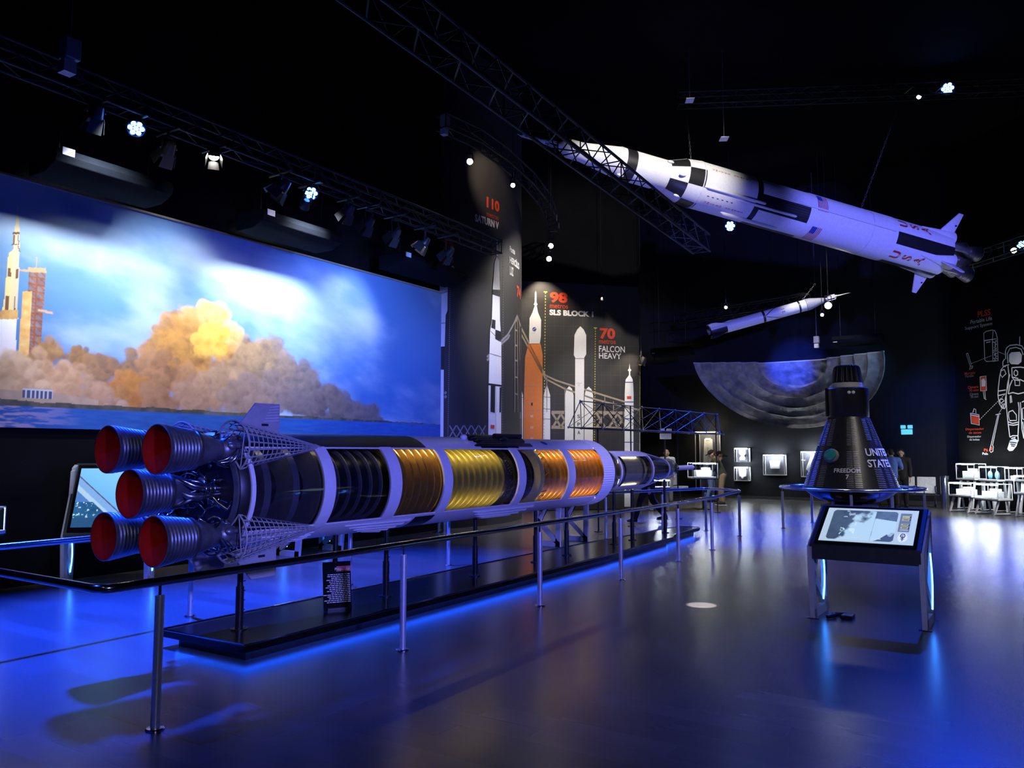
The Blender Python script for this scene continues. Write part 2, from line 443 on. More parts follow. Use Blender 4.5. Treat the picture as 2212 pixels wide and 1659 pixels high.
# value noise for the printed pictures
def vnoise(x, y, seed=0):
    xi = np.floor(x).astype(np.int64); yi = np.floor(y).astype(np.int64); fx = x - xi; fy = y - yi
    def h(a, b):
        n = (a * 374761393 + b * 668265263 + seed * 974634777) & 0x7fffffff
        n = ((n ^ (n >> 13)) * 1274126177) & 0x7fffffff
        return ((n ^ (n >> 16)) & 0xffff) / 65535.0
    fx = fx * fx * (3 - 2 * fx); fy = fy * fy * (3 - 2 * fy)
    return (h(xi, yi) * (1 - fx) + h(xi + 1, yi) * fx) * (1 - fy) + (h(xi, yi + 1) * (1 - fx) + h(xi + 1, yi + 1) * fx) * fy
def fbm(x, y, o=5, seed=0):
    s = 0; a = 0.5
    for k in range(o):
        s = s + a * vnoise(x * 2 ** k, y * 2 ** k, seed + k); a *= 0.5
    return s
def smooth01(a, b, x):
    t = np.clip((x - a) / (b - a), 0, 1); return t * t * (3 - 2 * t)
def lerp3(c0, c1, t):
    return np.array(c0) * (1 - t[..., None]) + np.array(c1) * t[..., None]

# ================================================================== THE ROOM
ZC = 10.8
def floor_material():
    m = bpy.data.materials.new('floor_planks'); m.use_nodes = True
    nt = m.node_tree; b = nt.nodes['Principled BSDF']
    tc = nt.nodes.new('ShaderNodeTexCoord'); mp = nt.nodes.new('ShaderNodeMapping')
    mp.inputs['Rotation'].default_value[2] = PI / 2
    nt.links.new(tc.outputs['Object'], mp.inputs['Vector'])
    br = nt.nodes.new('ShaderNodeTexBrick')
    br.inputs['Scale'].default_value = 1.0; br.inputs['Brick Width'].default_value = 1.25; br.inputs['Row Height'].default_value = 0.21
    br.inputs['Mortar Size'].default_value = 0.0025; br.inputs['Mortar Smooth'].default_value = 0.3; br.offset = 0.37
    br.inputs['Color1'].default_value = (0.07, 0.065, 0.066, 1); br.inputs['Color2'].default_value = (0.1, 0.091, 0.092, 1)
    br.inputs['Mortar'].default_value = (0.076, 0.07, 0.071, 1)
    nt.links.new(mp.outputs[0], br.inputs['Vector'])
    ms = nt.nodes.new('ShaderNodeMapping'); ms.inputs['Scale'].default_value = (4.0, 0.7, 1)
    nt.links.new(tc.outputs['Object'], ms.inputs['Vector'])
    nz = nt.nodes.new('ShaderNodeTexNoise'); nz.inputs['Scale'].default_value = 1.4; nz.inputs['Detail'].default_value = 2
    nt.links.new(ms.outputs[0], nz.inputs['Vector'])
    mx = nt.nodes.new('ShaderNodeMix'); mx.data_type = 'RGBA'; mx.blend_type = 'MULTIPLY'; mx.inputs[0].default_value = 0.7
    cr = nt.nodes.new('ShaderNodeValToRGB'); cr.color_ramp.elements[0].position = 0.3; cr.color_ramp.elements[0].color = (0.84, 0.84, 0.84, 1); cr.color_ramp.elements[1].position = 0.7
    nt.links.new(nz.outputs['Fac'], cr.inputs['Fac'])
    nt.links.new(br.outputs['Color'], mx.inputs[6]); nt.links.new(cr.outputs['Color'], mx.inputs[7])
    nt.links.new(mx.outputs[2], b.inputs['Base Color'])
    b.inputs['Roughness'].default_value = 0.27
    b.inputs['Specular IOR Level'].default_value = 0.5
    M['floor_planks'] = m
floor_material()
mk('wall_black', (0.004, 0.004, 0.0045), 0.85, var=0.25, scale=1.5, spec=0.08)
mk('wall_navy', (0.011, 0.012, 0.016), 0.75, var=0.2, scale=1.5, spec=0.2)
mk('ceiling_black', (0.004, 0.004, 0.005), 0.95, var=0.2, scale=1.0, spec=0.05)

struct(MB().box((14, 2.5, -0.1), (38, 27, 0.2)).build('floor', 'floor_planks', smooth=0))
struct(MB().box((14, 2.5, ZC + 0.1), (38, 27, 0.2)).build('ceiling', 'ceiling_black', smooth=0))
YM = 10.4                                     # face of the long left wall
struct(MB().box(((13.33 - 5) / 2, YM + 0.16, ZC / 2), (18.33, 0.24, ZC)).build('wall_left', 'wall_black', smooth=0))
struct(MB().box((28.1, 2.6, ZC / 2), (0.2, 26.5, ZC)).build('wall_back', 'wall_navy', smooth=0))
struct(MB().box((27.985, 7, 0.05), (0.03, 15, 0.1)).build('baseboard_back', 'dark_grey', smooth=0))
# angled right wall that carries the astronaut drawing
RW0 = gz(2077, 1096); RWD = Vector((-0.69, -0.72, 0)).normalized(); RWN = Vector((RWD.y, -RWD.x, 0))
if RWN.dot(CAM_POS - RW0) < 0: RWN = -RWN
def rw(u, v, lift=0.0):
    return RW0 + RWD * u + Vector((0, 0, v)) + RWN * lift
mb = MB()
a, b_ = rw(0, 0), rw(12, 0)
q = [a, b_, b_ - RWN * 0.25, a - RWN * 0.25]
mb.add([(*p.xy, 0) for p in q] + [(*p.xy, ZC) for p in q], [(0, 1, 5, 4), (1, 2, 6, 5), (2, 3, 7, 6), (3, 0, 4, 7), (4, 5, 6, 7), (3, 2, 1, 0)])
struct(mb.build('wall_right', 'wall_black', smooth=0))
# curved wall beyond the mural
CR = 3.8
_s = aD(1127, 700, 20.3)
CC = Vector((_s.x - CR * math.sin(YAW), _s.y + CR * math.cos(YAW), 0))
def cw(h, z, lift=0.0):                       # h: heading of the wall's tangent
    return Vector((CC.x + (CR + lift) * math.sin(h), CC.y - (CR + lift) * math.cos(h), z))
mb = MB(); HN = 48; h0, h1 = R(-75), R(60)
for i in range(HN):
    p, q = h0 + (h1 - h0) * i / HN, h0 + (h1 - h0) * (i + 1) / HN
    mb.add([cw(p, 0), cw(q, 0), cw(q, ZC), cw(p, ZC)], [(0, 1, 2, 3)])
struct(mb.build('wall_curved', 'panel_print', smooth=60))
def on_cw(x, y, lift=0.004):
    """where a sight line meets the curved wall -> (heading, z)"""
    d = ray(x, y); rr = CR + lift
    ox, oy = CAM_POS.x - CC.x, CAM_POS.y - CC.y
    A = d.x * d.x + d.y * d.y; B = ox * d.x + oy * d.y; C_ = ox * ox + oy * oy - rr * rr
    D_ = max(B * B - A * C_, 0.0); t = (-B - math.sqrt(D_)) / A
    p = CAM_POS + d * t
    return math.atan2(p.x - CC.x, -(p.y - CC.y)), p.z
# flat wall with the two launchers
SA, SB = aD(1100, 900, 22.0), aD(1384, 900, 23.0)
SD = Vector((SB.x - SA.x, SB.y - SA.y, 0)); SLEN = SD.length; SD.normalize(); SN = Vector((SD.y, -SD.x, 0))
if SN.dot(CAM_POS - SA) < 0: SN = -SN
S0 = Vector((SA.x, SA.y, 0))
def sw(u, v, lift=0.0):
    return S0 + SD * u + Vector((0, 0, v)) + SN * lift
def on_sw(x, y):
    p = aP(x, y, S0 + SN * 0.01, SN) - S0
    return p.dot(SD), p.z
mb = MB(); q = [sw(-2, 0), sw(SLEN, 0), sw(SLEN, 0, -0.2), sw(-2, 0, -0.2)]
mb.add([(*p.xy, 0) for p in q] + [(*p.xy, ZC) for p in q], [(0, 1, 5, 4), (1, 2, 6, 5), (2, 3, 7, 6), (3, 0, 4, 7), (4, 5, 6, 7), (3, 2, 1, 0)])
struct(mb.build('wall_centre', 'wall_black', smooth=0))

# ================================================================== THE MURAL
MX0, MX1, MZ0, MZ1 = 3.2, 13.3, 1.94, 5.02
def mpt(x, y):
    p = aY(x, y, YM); return p.x, p.z
def mural_colours(U, V):
    X = MX0 + (MX1 - MX0) * U; Z = MZ0 + (MZ1 - MZ0) * V
    # sky: deep blue low down, hazy cloud bands above
    c = lerp3((0.05, 0.2, 0.55), (0.17, 0.36, 0.66), smooth01(2.2, 4.4, Z)) * .85
    cl = smooth01(0.42, 0.72, fbm(X * 0.45 + 3, Z * 0.9 + X * 0.12, 6, 3))
    c = lerp3((0, 0, 0), (0, 0, 0), cl) + c * (1 - 0.62 * cl[..., None]) + np.array((0.62, 0.74, 0.86)) * (0.62 * cl[..., None])
    c = c * (1 - 0.25 * smooth01(9.5, 13.3, X))[..., None]
    # access tower: red lattice, glowing on its rocket side
    def inside(corners):
        w = np.ones_like(X, bool)
        for i in range(len(corners)):
            (x0, z0), (x1, z1) = corners[i], corners[(i + 1) % len(corners)]
            w &= ((x1 - x0) * (Z - z0) - (z1 - z0) * (X - x0)) <= 1e-9
        return w
    def quad(pp): return inside([mpt(*p) for p in pp])
    tw = quad([(60, 583), (96, 585), (84, 785), (52, 782)])
    tl = quad([(46, 630), (66, 630), (58, 785), (36, 785)])
    ft = np.mod(Z * 11.0, 1); fx_ = (X - mpt(70, 700)[0]) * 9
    lat = (ft < 0.25) | (np.mod(fx_, 1) < 0.22) | (np.abs(np.mod(fx_ + ft, 1) - 0.5) < 0.12)
    g = fbm(X * 14, Z * 14, 4, 23)
    tc_ = lerp3((.2, .05, .03), (.5, .16, .06), g)
    c[tw & lat] = tc_[tw & lat]
    c[tw & ~lat] = (lerp3((.16, .08, .08), (.32, .3, .36), g))[tw & ~lat]
    gl = lerp3((.75, .26, .03), (1., .75, .3), g)
    c[tl] = gl[tl]
    for pp in ([(58, 578), (97, 580), (97, 590), (58, 588)], [(40, 582), (62, 584), (62, 588), (40, 586)], [(80, 668), (112, 674), (112, 679), (80, 673)], [(75, 556), (77, 556), (77, 580), (75, 580)]):
        t_ = quad(pp); c[t_] = (.72, .4, .2)
    # the rocket, its dark bands and its flame
    fl = quad([(-14, 685), (34, 685), (28, 850), (-30, 850)])
    c[fl] = lerp3((.9, .8, .85), (1, 1, .95), smooth01(2.9, 3.4, Z))[fl]
    body = lerp3((.95, .75, .3), (.75, .6, .45), smooth01(0, 1, (X - mpt(5, 600)[0]) / 0.22))
    for pp in ([(35, 446), (37, 446), (38, 475), (34, 475)], [(33, 472), (39, 472), (40, 506), (30, 506)], [(30, 488), (39, 488), (40, 540), (27, 540)], [(27, 538), (40, 538), (40, 548), (17, 548)], [(16, 546), (40, 546), (34, 690), (2, 690)], [(6, 655), (34, 655), (37, 690), (-4, 690)]):
        t_ = quad(pp); c[t_] = body[t_]
    for pp in ([(24, 502), (39, 502), (39, 507), (24, 507)], [(27, 508), (30, 508), (29, 528), (26, 528)], [(36, 508), (38, 508), (38, 530), (36, 530)], [(22, 528), (38, 528), (38, 530), (22, 530)], [(35, 532), (38, 532), (41, 545), (39, 545)], [(14, 580), (21, 580), (21, 598), (13, 598)], [(32, 582), (37, 582), (36, 602), (31, 602)], [(9, 640), (17, 640), (15, 670), (7, 670)], [(28, 640), (31, 640), (30, 672), (27, 672)]):
        t_ = quad(pp); c[t_] = (.2, .08, .03)
    fr = quad([(0, 670), (36, 670), (35, 690), (-6, 690)])
    c[fr] = lerp3((.6, .22, .05), (.95, .6, .2), g)[fr]
    # smoke, back to front: x, y, radius in the photograph, colour lit, colour shaded
    B = [(795, 905, 34, (.30, .22, .24), (.16, .14, .2)), (745, 898, 46, (.34, .25, .25), (.16, .14, .2)), (690, 880, 52, (.36, .26, .24), (.14, .12, .16)),
         (648, 845, 50, (.36, .28, .26), (.15, .13, .17)), (610, 830, 66, (.44, .34, .3), (.16, .14, .18)), (560, 800, 72, (.5, .37, .28), (.2, .16, .16)),
         (170, 778, 34, (.52, .3, .13), (.25, .16, .11)), (215, 800, 36, (.42, .25, .14), (.22, .15, .13)), (290, 800, 42, (.42, .26, .15), (.2, .15, .14)), (95, 765, 36, (.6, .36, .16), (.34, .2, .12)),
         (525, 790, 62, (.6, .42, .26), (.26, .19, .15)), (395, 725, 58, (.85, .5, .18), (.45, .24, .1)), (355, 755, 52, (.72, .42, .18), (.4, .22, .1)),
         (470, 715, 52, (1., .78, .4), (.75, .4, .1)), (432, 700, 44, (1.0, .75, .36), (.7, .38, .1)), (420, 780, 84, (.9, .5, .14), (.4, .2, .07)), (455, 748, 46, (1.0, .8, .2), (.85, .5, .06)),
         (350, 815, 62, (.62, .36, .2), (.34, .18, .1)), (280, 850, 52, (.66, .32, .1), (.4, .17, .05)), (240, 862, 40, (.6, .32, .12), (.42, .2, .08)),
         (480, 835, 62, (.62, .44, .32), (.34, .22, .16)), (560, 858, 56, (.42, .32, .3), (.2, .15, .18)), (640, 880, 42, (.32, .25, .27), (.17, .14, .18)), (520, 868, 52, (.45, .33, .3), (.26, .19, .2)),
         (420, 862, 52, (.62, .42, .32), (.38, .22, .15)), (340, 870, 46, (.55, .33, .22), (.34, .17, .08)), (150, 838, 58, (.72, .5, .36), (.5, .3, .18)), (95, 822, 60, (.82, .58, .42), (.55, .33, .2)),
         (40, 826, 60, (.9, .7, .55), (.6, .38, .24)), (200, 866, 44, (.62, .42, .32), (.45, .28, .18)), (250, 885, 34, (.6, .45, .42), (.4, .24, .18)), (-40, 830, 80, (.85, .65, .5), (.6, .4, .25))]
    rnd = random.Random(12); puffs = []
    for k, (bx, by, br, hi, lo) in enumerate(B):
        puffs.append((bx, by, br * .95, hi, lo, .5))
        for i in range(int(7 + br / 6)):
            a = rnd.uniform(-.3, PI + .3) if rnd.random() < .75 else rnd.uniform(0, 2 * PI); q = rnd.uniform(.35, .95) * br
            puffs.append((bx + q * math.cos(a), by - q * math.sin(a), br * rnd.uniform(.2, .42), hi, lo, 1.0))
    for k, (bx, by, br, hi, lo, st) in enumerate(puffs):
        cx, cz = mpt(bx, by); rx = abs(mpt(bx + br, by)[0] - cx); rz = abs(mpt(bx, by - br)[1] - cz)
        xs_ = np.where(np.abs(X[0] - cx) < 1.7 * rx)[0]; zs_ = np.where(np.abs(Z[:, 0] - cz) < 1.7 * rz)[0]
        if len(xs_) < 2 or len(zs_) < 2: continue
        w = (slice(zs_[0], zs_[-1] + 1), slice(xs_[0], xs_[-1] + 1)); x_, z_ = X[w], Z[w]
        dx, dz = (x_ - cx) / rx, (z_ - cz) / rz; d = np.sqrt(dx * dx + dz * dz)
        n = fbm(x_ * 3.1 + k * 7.1, z_ * 3.6, 6, 11); bil = np.abs(fbm(x_ * 6.0 + k * 3.3, z_ * 7.0, 5, 31) - 0.48) * 2.4
        al = smooth01(0.0, 0.42, 1.0 - d + (n - 0.5) * 1.5) * (.8 if st == 1 else 1)
        sh = np.clip(0.42 + st * (0.2 * dz - 0.2 * dx) + (0.42 - bil) * 0.7 + (n - .5) * 1.0, 0, 1) * np.clip(.78 + .1 * (z_ - 2.9), .55, 1)
        c[w] = c[w] * (1 - al[..., None]) + lerp3(np.array(lo) * (.66, .58, .45), np.array(hi) * (.95, .84, .66), sh) * al[..., None]
    # launch pad, land and water
    n2 = fbm(X * 9, Z * 9, 4, 5)
    land = 2.285 - 0.006 * (X - 4) + 0.05 * (fbm(X * 3.1, Z * 0 + 2, 4, 8) - 0.5)
    px0, pz0 = mpt(0, 850); px1, _ = mpt(210, 880)
    slope = np.where(X < mpt(110, 860)[0], 2.40, 2.40 - (X - mpt(110, 860)[0]) * 0.115)
    pad = (Z < slope) & (X < px1)
    c[pad] = (lerp3((.34, .24, .16), (.5, .34, .24), n2))[pad]
    xl, xr = mpt(46, 855)[0], mpt(112, 855)[0]
    bld = (X > xl) & (X < xr) & (Z > 2.31) & (Z < 2.43)
    c[bld] = (0.5, 0.52, 0.6)
    op = bld & (Z < 2.41) & (np.mod((X - xl) / (xr - xl) * 7, 1) < 0.62)
    c[op] = (0.06, 0.07, 0.12)
    ld = Z < land
    c[ld] = (lerp3((.035, .04, .035), (.16, .13, .09), n2 * n2 * 1.6))[ld]
    wt = Z < 2.2
    wv = fbm(X * 5, Z * 40, 4, 17)
    wc = lerp3((.01, .06, .28), (.025, .13, .44), wv)
    pk = np.clip(1 - (X - 4.2) / 1.5, 0, 1) * smooth01(0.42, 0.6, wv)
    wc = wc * (1 - pk[..., None]) + np.array((.55, .36, .42)) * pk[..., None]
    c[wt] = wc[wt]
    return c
mur = thing('mural', 'huge wall mural of a rocket launch with orange smoke under a blue sky', 'mural', (8.2, YM, 1.9))
o = picture_mesh('printed_panel', 1000, 320, lambda u, v: (MX0 + (MX1 - MX0) * u - 8.2, -0.03, MZ0 + (MZ1 - MZ0) * v - 1.9), mural_colours, 'mural_print', mur)
o = MB().box((0.05, 0.005, (MZ1 + MZ0) / 2 - 1.9), (MX1 - MX0 - 0.01, 0.065, MZ1 - MZ0 - 0.02)).build('backing_board', 'dark_grey', mur, smooth=0)
mk('brass_trim', (0.5, 0.4, 0.24), 0.35, 0.4)
MB().box((0.05, -0.03, MZ1 - 1.9 + 0.012), (MX1 - MX0, 0.1, 0.024)).build('top_trim', 'brass_trim', mur, smooth=0)

# ================================================================== THE CUTAWAY ROCKET ON ITS PLATFORM
RX, RY, RZ, RR = 3.5, 5.68, 1.33, 0.488
def build_platform():
    t = thing('display_platform', 'long low black platform with blue light strips under the cutaway rocket', 'platform', (4.18, 5.17, 0))
    L = [(0, 0), (6.6, 0.0), (6.95, 0.03), (9.3, 0.12), (9.55, 0.24), (11.25, 0.33), (11.25, 0.78), (9.4, 0.88), (6.9, 1.02), (0, 1.06)]
    def slab(z0, z1, ins):
        c = Vector((5.5, 0.53)); out = []
        for i, p in enumerate(L):
            out.append((p[0] + (ins if p[0] < 5 else -ins), p[1] + (ins if p[1] < 0.53 else -ins)))
        k = len(out)
        return [(x, y, z0) for x, y in out] + [(x, y, z1) for x, y in out], [tuple(range(k - 1, -1, -1)), tuple(range(k, 2 * k))] + [(i, (i + 1) % k, (i + 1) % k + k, i + k) for i in range(k)]
    MB().add(*slab(0.085, 0.145, 0.0)).build('deck', 'deck_black', t, smooth=0, bevel=0.004)
    MB().add(*slab(0.0, 0.085, 0.1)).build('plinth', 'black_paint', t, smooth=0)
    pts = [(x, y, 0.147) for x, y in L]
    MB().tube(pts, 0.0095, 8, closed=True).build('edge_trim', 'steel', t)
    ins = [(x + (0.085 if x < 5 else -0.085), y + (0.085 if y < .53 else -0.085), 0.075) for x, y in L]
    MB().tube(ins, 0.009, 6, closed=True).build('light_strip', 'led_blue', t)
    return t
build_platform()
mk('stand_black', (0.014, 0.014, 0.016), 0.35, 0.3)
def pole_stand(x, label, y=RY, top=0.86):
    t = thing('support_pole', label, 'support pole', (x, y, 0.145), group='black poles carrying the cutaway rocket')
    MB().cyl((0, 0, 0.012), (0, 0, 0.36), 0.034, n=16).build('outer_tube', 'stand_black', t)
    MB().cyl((0, 0, 0.36), (0, 0, top - 0.145), 0.025, n=16).build('inner_tube', 'stand_black', t)
    MB().cyl((0, 0, 0), (0, 0, 0.012), 0.07, n=20).build('base_flange', 'stand_black', t)
    b = MB()
    for k in range(4): b.cyl((0.05 * math.cos(k * PI / 2 + .8), 0.05 * math.sin(k * PI / 2 + .8), 0.012), (0.05 * math.cos(k * PI / 2 + .8), 0.05 * math.sin(k * PI / 2 + .8), 0.02), 0.008, n=8)
    b.build('anchor_bolts', 'steel', t)
    b = MB()
    for k in range(7): b.cyl((0.03, -0.01, 0.08 + 0.08 * k), (0.045, -0.012, 0.08 + 0.08 * k), 0.005, n=6)
    b.build('locking_pins', 'stand_black', t)
for i, (x, lab) in enumerate([(aY(516, 1360, RY).x, 'black support pole under the engine end of the cutaway rocket'), (aY(722, 1310, RY).x, 'black support pole behind the text panel under the cutaway rocket'),
                              (aY(833, 1291, RY).x, 'black support pole between the text panel and the second rail post'), (aY(1026, 1245, RY).x, 'black support pole under the yellow lit window of the rocket'),
                              (aY(1157, 1215, RY).x, 'black support pole behind the third steel rail post'), (aY(1224, 1201, RY).x, 'black support pole under the orange window of the rocket'),
                              (aY(1327, 1170, RY).x, 'black support pole under the tapering collar of the rocket'), (aY(1366, 1160, RY).x, 'black support pole under the olive upper stage of the rocket'), (aY(1437, 1150, RY).x, 'farthest black support pole under the rocket nose')]):
    pole_stand(x, lab, top=0.86 if i < 6 else (1.0 if i < 8 else 1.12))

def f1_engine(par, y, z):
    """bell nozzle with ribbed skirt, red inside, pumps and pipes above; opens at x = 0"""
    m = Matrix.Translation((0, y, z))
    prof = [(0, .180), (0.004, .187), (.02, .187)]
    for k in range(8):
        x0 = .028 + k * .031; r = .184 - k * .0042
        prof += [(x0, r - .004), (x0 + .009, r + .003), (x0 + .018, r + .003), (x0 + .025, r - .005)]
    prof += [(.278, .148)]
    sk = MB().lathe(prof, 56, mat=m).build('nozzle_skirt', 'gun_metal', par, smooth=50)
    MB().lathe([(0.004, .180), (.03, .174), (.07, .15), (.1, .1), (.115, .0)], 48, mat=m).build('nozzle_lining', 'red_lining', sk, smooth=60)
    MB().lathe([(.272, .150), (.278, .158), (.295, .158), (.303, .146)], 48, mat=m).build('exhaust_collar', 'gun_metal_light', sk, smooth=40)
    MB().lathe([(.298, .142), (.36, .128), (.44, .105), (.5, .084), (.545, .066)], 48, mat=m, rib=lambda x, t, j: 0.0012 * (j % 2)).build('nozzle_bell', 'gun_metal', sk, smooth=50)
    b = MB()
    b.lathe([(.54, .07), (.56, .088), (.60, .092), (.63, .085), (.66, .08), (.70, .09), (.73, .07), (.76, .03)], 28, mat=m)
    for k in range(5):
        a = k * 2 * PI / 5 + 0.3
        c = Vector((.60 + .03 * (k % 2), .085 * math.cos(a), .085 * math.sin(a)))
        b.sphere(c, (.045, .032, .032), 12, 8, mat=m)
        b.cyl(c, c + Vector((.1, .012 * math.cos(a), .012 * math.sin(a))), .02, .024, 12, mat=m)
    b.build('combustion_chamber', 'gun_metal', sk, smooth=50)
    b = MB()
    rnd = random.Random(int((y + 5) * 100 + (z + 5) * 1000))
    for k in range(12):
        a = rnd.uniform(0, 2 * PI); r1 = rnd.uniform(.10, .135); x0 = rnd.uniform(.44, .56); n = 7; pts = []
        da = rnd.uniform(-1.4, 1.4); dx = rnd.uniform(.05, .2)
        for i in range(n):
            f = i / (n - 1); rr = r1 + .025 * math.sin(PI * f)
            pts.append((x0 + dx * f, rr * math.cos(a + da * f), rr * math.sin(a + da * f)))
        b.tube(pts, rnd.choice([.006, .008, .012]), 8, mat=m)
    b.build('pipework', 'pipe_metal', sk, smooth=60)
    if abs(y) + abs(z) > 0.1:
        s_ = 1 if y < 0 else -1
    else: s_ = -1
    pts = [(.36, s_ * .11, .0), (.40, s_ * .15, -.03), (.48, s_ * .165, -.04), (.58, s_ * .14, -.03), (.68, s_ * .10, -.01)]
    MB().tube(pts, [.02, .03, .034, .034, .028], 14, mat=m).build('turbine_duct', 'gun_metal_light', sk, smooth=60)
    return sk

def cutaway_rocket():
    t = thing('cutaway_rocket', 'long white cutaway moon rocket model with lit amber windows on a low platform', 'rocket model', (RX, RY, RZ))
    for y, z in [(-.32, .335), (-.32, -.335), (.32, .335), (.32, -.335), (0, 0)]:
        f1_engine(t, y, z)
    # big curved feed ducts in the gap between the engines
    b = MB()
    for s_ in (1, -1):
        b.tube([(.30, -.03, .13 * s_), (.36, -.10, .10 * s_), (.44, -.15, .05 * s_), (.54, -.17, .03 * s_), (.70, -.17, .02 * s_)], [.016, .024, .03, .032, .034], 14)
    for x in (.52, .56, .60): b.tube([(x, -.17 + .04 * math.cos(a), .02 + .052 * math.sin(a)) for a in [2 * PI * k / 20 for k in range(20)]], .006, 6, closed=True)
    for k, zz in enumerate((.09, -.09)):
        b.cyl((.60, -.2, zz), (.66, -.2, zz), .022, n=14); b.sphere((.595, -.2, zz), .024, 12, 8)
        b.cyl((.62, -.24, zz), (.62, -.16, zz), .012, n=10)
    b.build('feed_duct', 'pipe_metal', t, smooth=60)
    b = MB()
    rnd = random.Random(4)
    for k in range(26):
        a = rnd.uniform(0, 2 * PI); r1 = rnd.uniform(.12, .42); p = [(rnd.uniform(.5, .6), r1 * math.cos(a), r1 * math.sin(a))]
        for i in range(5):
            q = p[-1]; p.append((q[0] + rnd.uniform(.0, .05), q[1] + rnd.uniform(-.06, .06), q[2] + rnd.uniform(-.06, .06)))
        b.tube(p, rnd.choice([.005, .007, .010, .013]), 7)
    b.build('small_pipework', 'pipe_metal', t, smooth=60)
    b = MB().lathe([(.655, 0), (.655, .455), (.70, RR - .01), (.735, RR - .01)], 64)
    b.build('heat_shield', 'black_paint', t, smooth=40)
    for (px_, nm) in ((.60, 'thrust_ring'),):
        MB().lathe([(.63, .40), (.64, .44), (.66, .44), (.66, .40)], 48).build(nm, 'gun_metal', t, smooth=30)
    # outer shell: everything outside the cut-out quarter
    WA, WB = R(-43), R(46.5)
    def shell_mat(x, ang):
        d = math.degrees(ang)
        if d > 46 and x < 3.12: return 1
        if d > 46 and 4.15 < x < 4.98: return 1
        if 2.95 < x < 3.28 and -82 < d < -47: return 1
        if 2.95 < x < 3.28 and d < -100: return 1
        return 0
    xs = [.735, 1.5, 2.0, 2.5, 2.95, 3.12, 3.28, 4.15, 4.5, 4.98, 5.5, 6.2, 7.03]
    b = MB().lathe([(x, RR) for x in xs], 68, t0=WB, t1=2 * PI + WA, fn=lambda x, a: shell_mat(x, (a + PI) % (2 * PI) - PI))
    b.build('outer_skin', ['white_satin', 'black_paint'], t, smooth=50)
    # white rings that frame the windows
    for (x0, x1) in ((.735, .775), (1.52, 1.655), (2.39, 2.555), (3.24, 3.385), (4.72, 4.885), (5.98, 6.17)):
        MB().lathe([(x0, RR - .02), (x0, RR + .004), (x1, RR + .004), (x1, RR - .02)], 40, t0=WA - .02, t1=WB + .02).build('window_ring', 'white_satin', t, smooth=30)
    b = MB()
    for a in (WA, WB):
        c, s_ = math.cos(a), math.sin(a)
        b.tube([(.75, -(RR - .005) * c, (RR - .005) * s_), (7.03, -(RR - .005) * c, (RR - .005) * s_)], .009, 6)
    b.build('window_sill', 'white_satin', t)
    for (x0, x1) in ((.775, 1.52), (1.655, 2.39), (2.555, 3.24), (3.385, 4.72), (4.885, 5.98), (6.17, 7.03)):
        MB().lathe([(x0, RR - .004), (x1, RR - .004)], 28, t0=WA, t1=WB).build('window', 'window_acrylic' if x0 > 2.5 else 'smoke_acrylic', t, smooth=60)
    # inside: tanks, frames and the strips that light them
    tanks = [('aft_bay', .8, 1.72, .20, 'dark_tank', 'silver_ring', 3, .07, 'led_warm_low'), ('fuel_tank', 1.75, 2.62, .33, 'dark_tank', 'silver_ring', 6, .012, 'led_warm_low'), ('intertank', 2.64, 3.44, .25, 'brown_tank', 'gold_ring', 7, .02, 'led_warm_top'),
             ('oxidizer_tank', 3.46, 4.62, .34, 'olive_tank', 'olive_tank', 10, .014, 'led_warm'), ('forward_bay', 4.64, 5.40, .33, 'dark_tank', 'dark_tank', 2, .02, None),
             ('second_stage_tank', 5.46, 6.27, .35, 'copper_tank', 'gold_ring', 6, .02, 'led_warm'), ('upper_tank', 6.29, 7.34, .35, 'copper_tank', 'copper_tank', 8, .03, 'led_warm')]
    for nm, x0, x1, r, cm, rm, n, w, led in tanks:
        tk = MB().lathe([(x0 + .005, 0), (x0 + .005, r * .7), (x0 + .06, r), (x1 - .06, r), (x1 - .005, r * .7), (x1 - .005, 0)], 56).build(nm, cm, t, smooth=60)
        b = MB()
        for k in range(n):
            xc = x0 + (x1 - x0) * (k + .5) / n
            b.lathe([(xc - w / 2, r - .002), (xc - w / 2, .42 if r < .33 else r + .035), (xc + w / 2, .42 if r < .33 else r + .035), (xc + w / 2, r - .002)], 56)
        b.build('ring_frame', rm, tk, smooth=30)
        if led:
            b = MB(); a = R(52) if 'low' not in led else R(50); rr_ = .468
            b.add([(x0 + .03, -rr_ * math.cos(a), rr_ * math.sin(a)), (x1 - .03, -rr_ * math.cos(a), rr_ * math.sin(a)), (x1 - .03, -(rr_) * math.cos(a) + .012, rr_ * math.sin(a) + .002), (x0 + .03, -rr_ * math.cos(a) + .012, rr_ * math.sin(a) + .002)], [(0, 1, 2, 3)])
            if led == 'led_warm':
                a = R(-50)
                b.add([(x0 + .03, -rr_ * math.cos(a), rr_ * math.sin(a)), (x1 - .03, -rr_ * math.cos(a), rr_ * math.sin(a)), (x1 - .03, -rr_ * math.cos(a) + .006, rr_ * math.sin(a) - .002), (x0 + .03, -rr_ * math.cos(a) + .006, rr_ * math.sin(a) - .002)], [(0, 1, 2, 3)])
            b.build('light_strip', 'led_warm' if led == 'led_warm_top' else led, tk, smooth=0)
    b = MB()
    rnd = random.Random(9)
    for k in range(90):
        a = rnd.uniform(WA, WB); x = rnd.uniform(4.7, 5.36)
        b.sphere((x, -.334 * math.cos(a), .334 * math.sin(a)), .004, 6, 4)
    b.build('rivets', 'yellow_ring', t)
    MB().lathe([(5.28, .36), (5.28, .46), (5.36, .462), (5.43, .43), (5.43, .36)], 56).build('dome_ring', 'yellow_ring', t, smooth=30)
    b = MB()
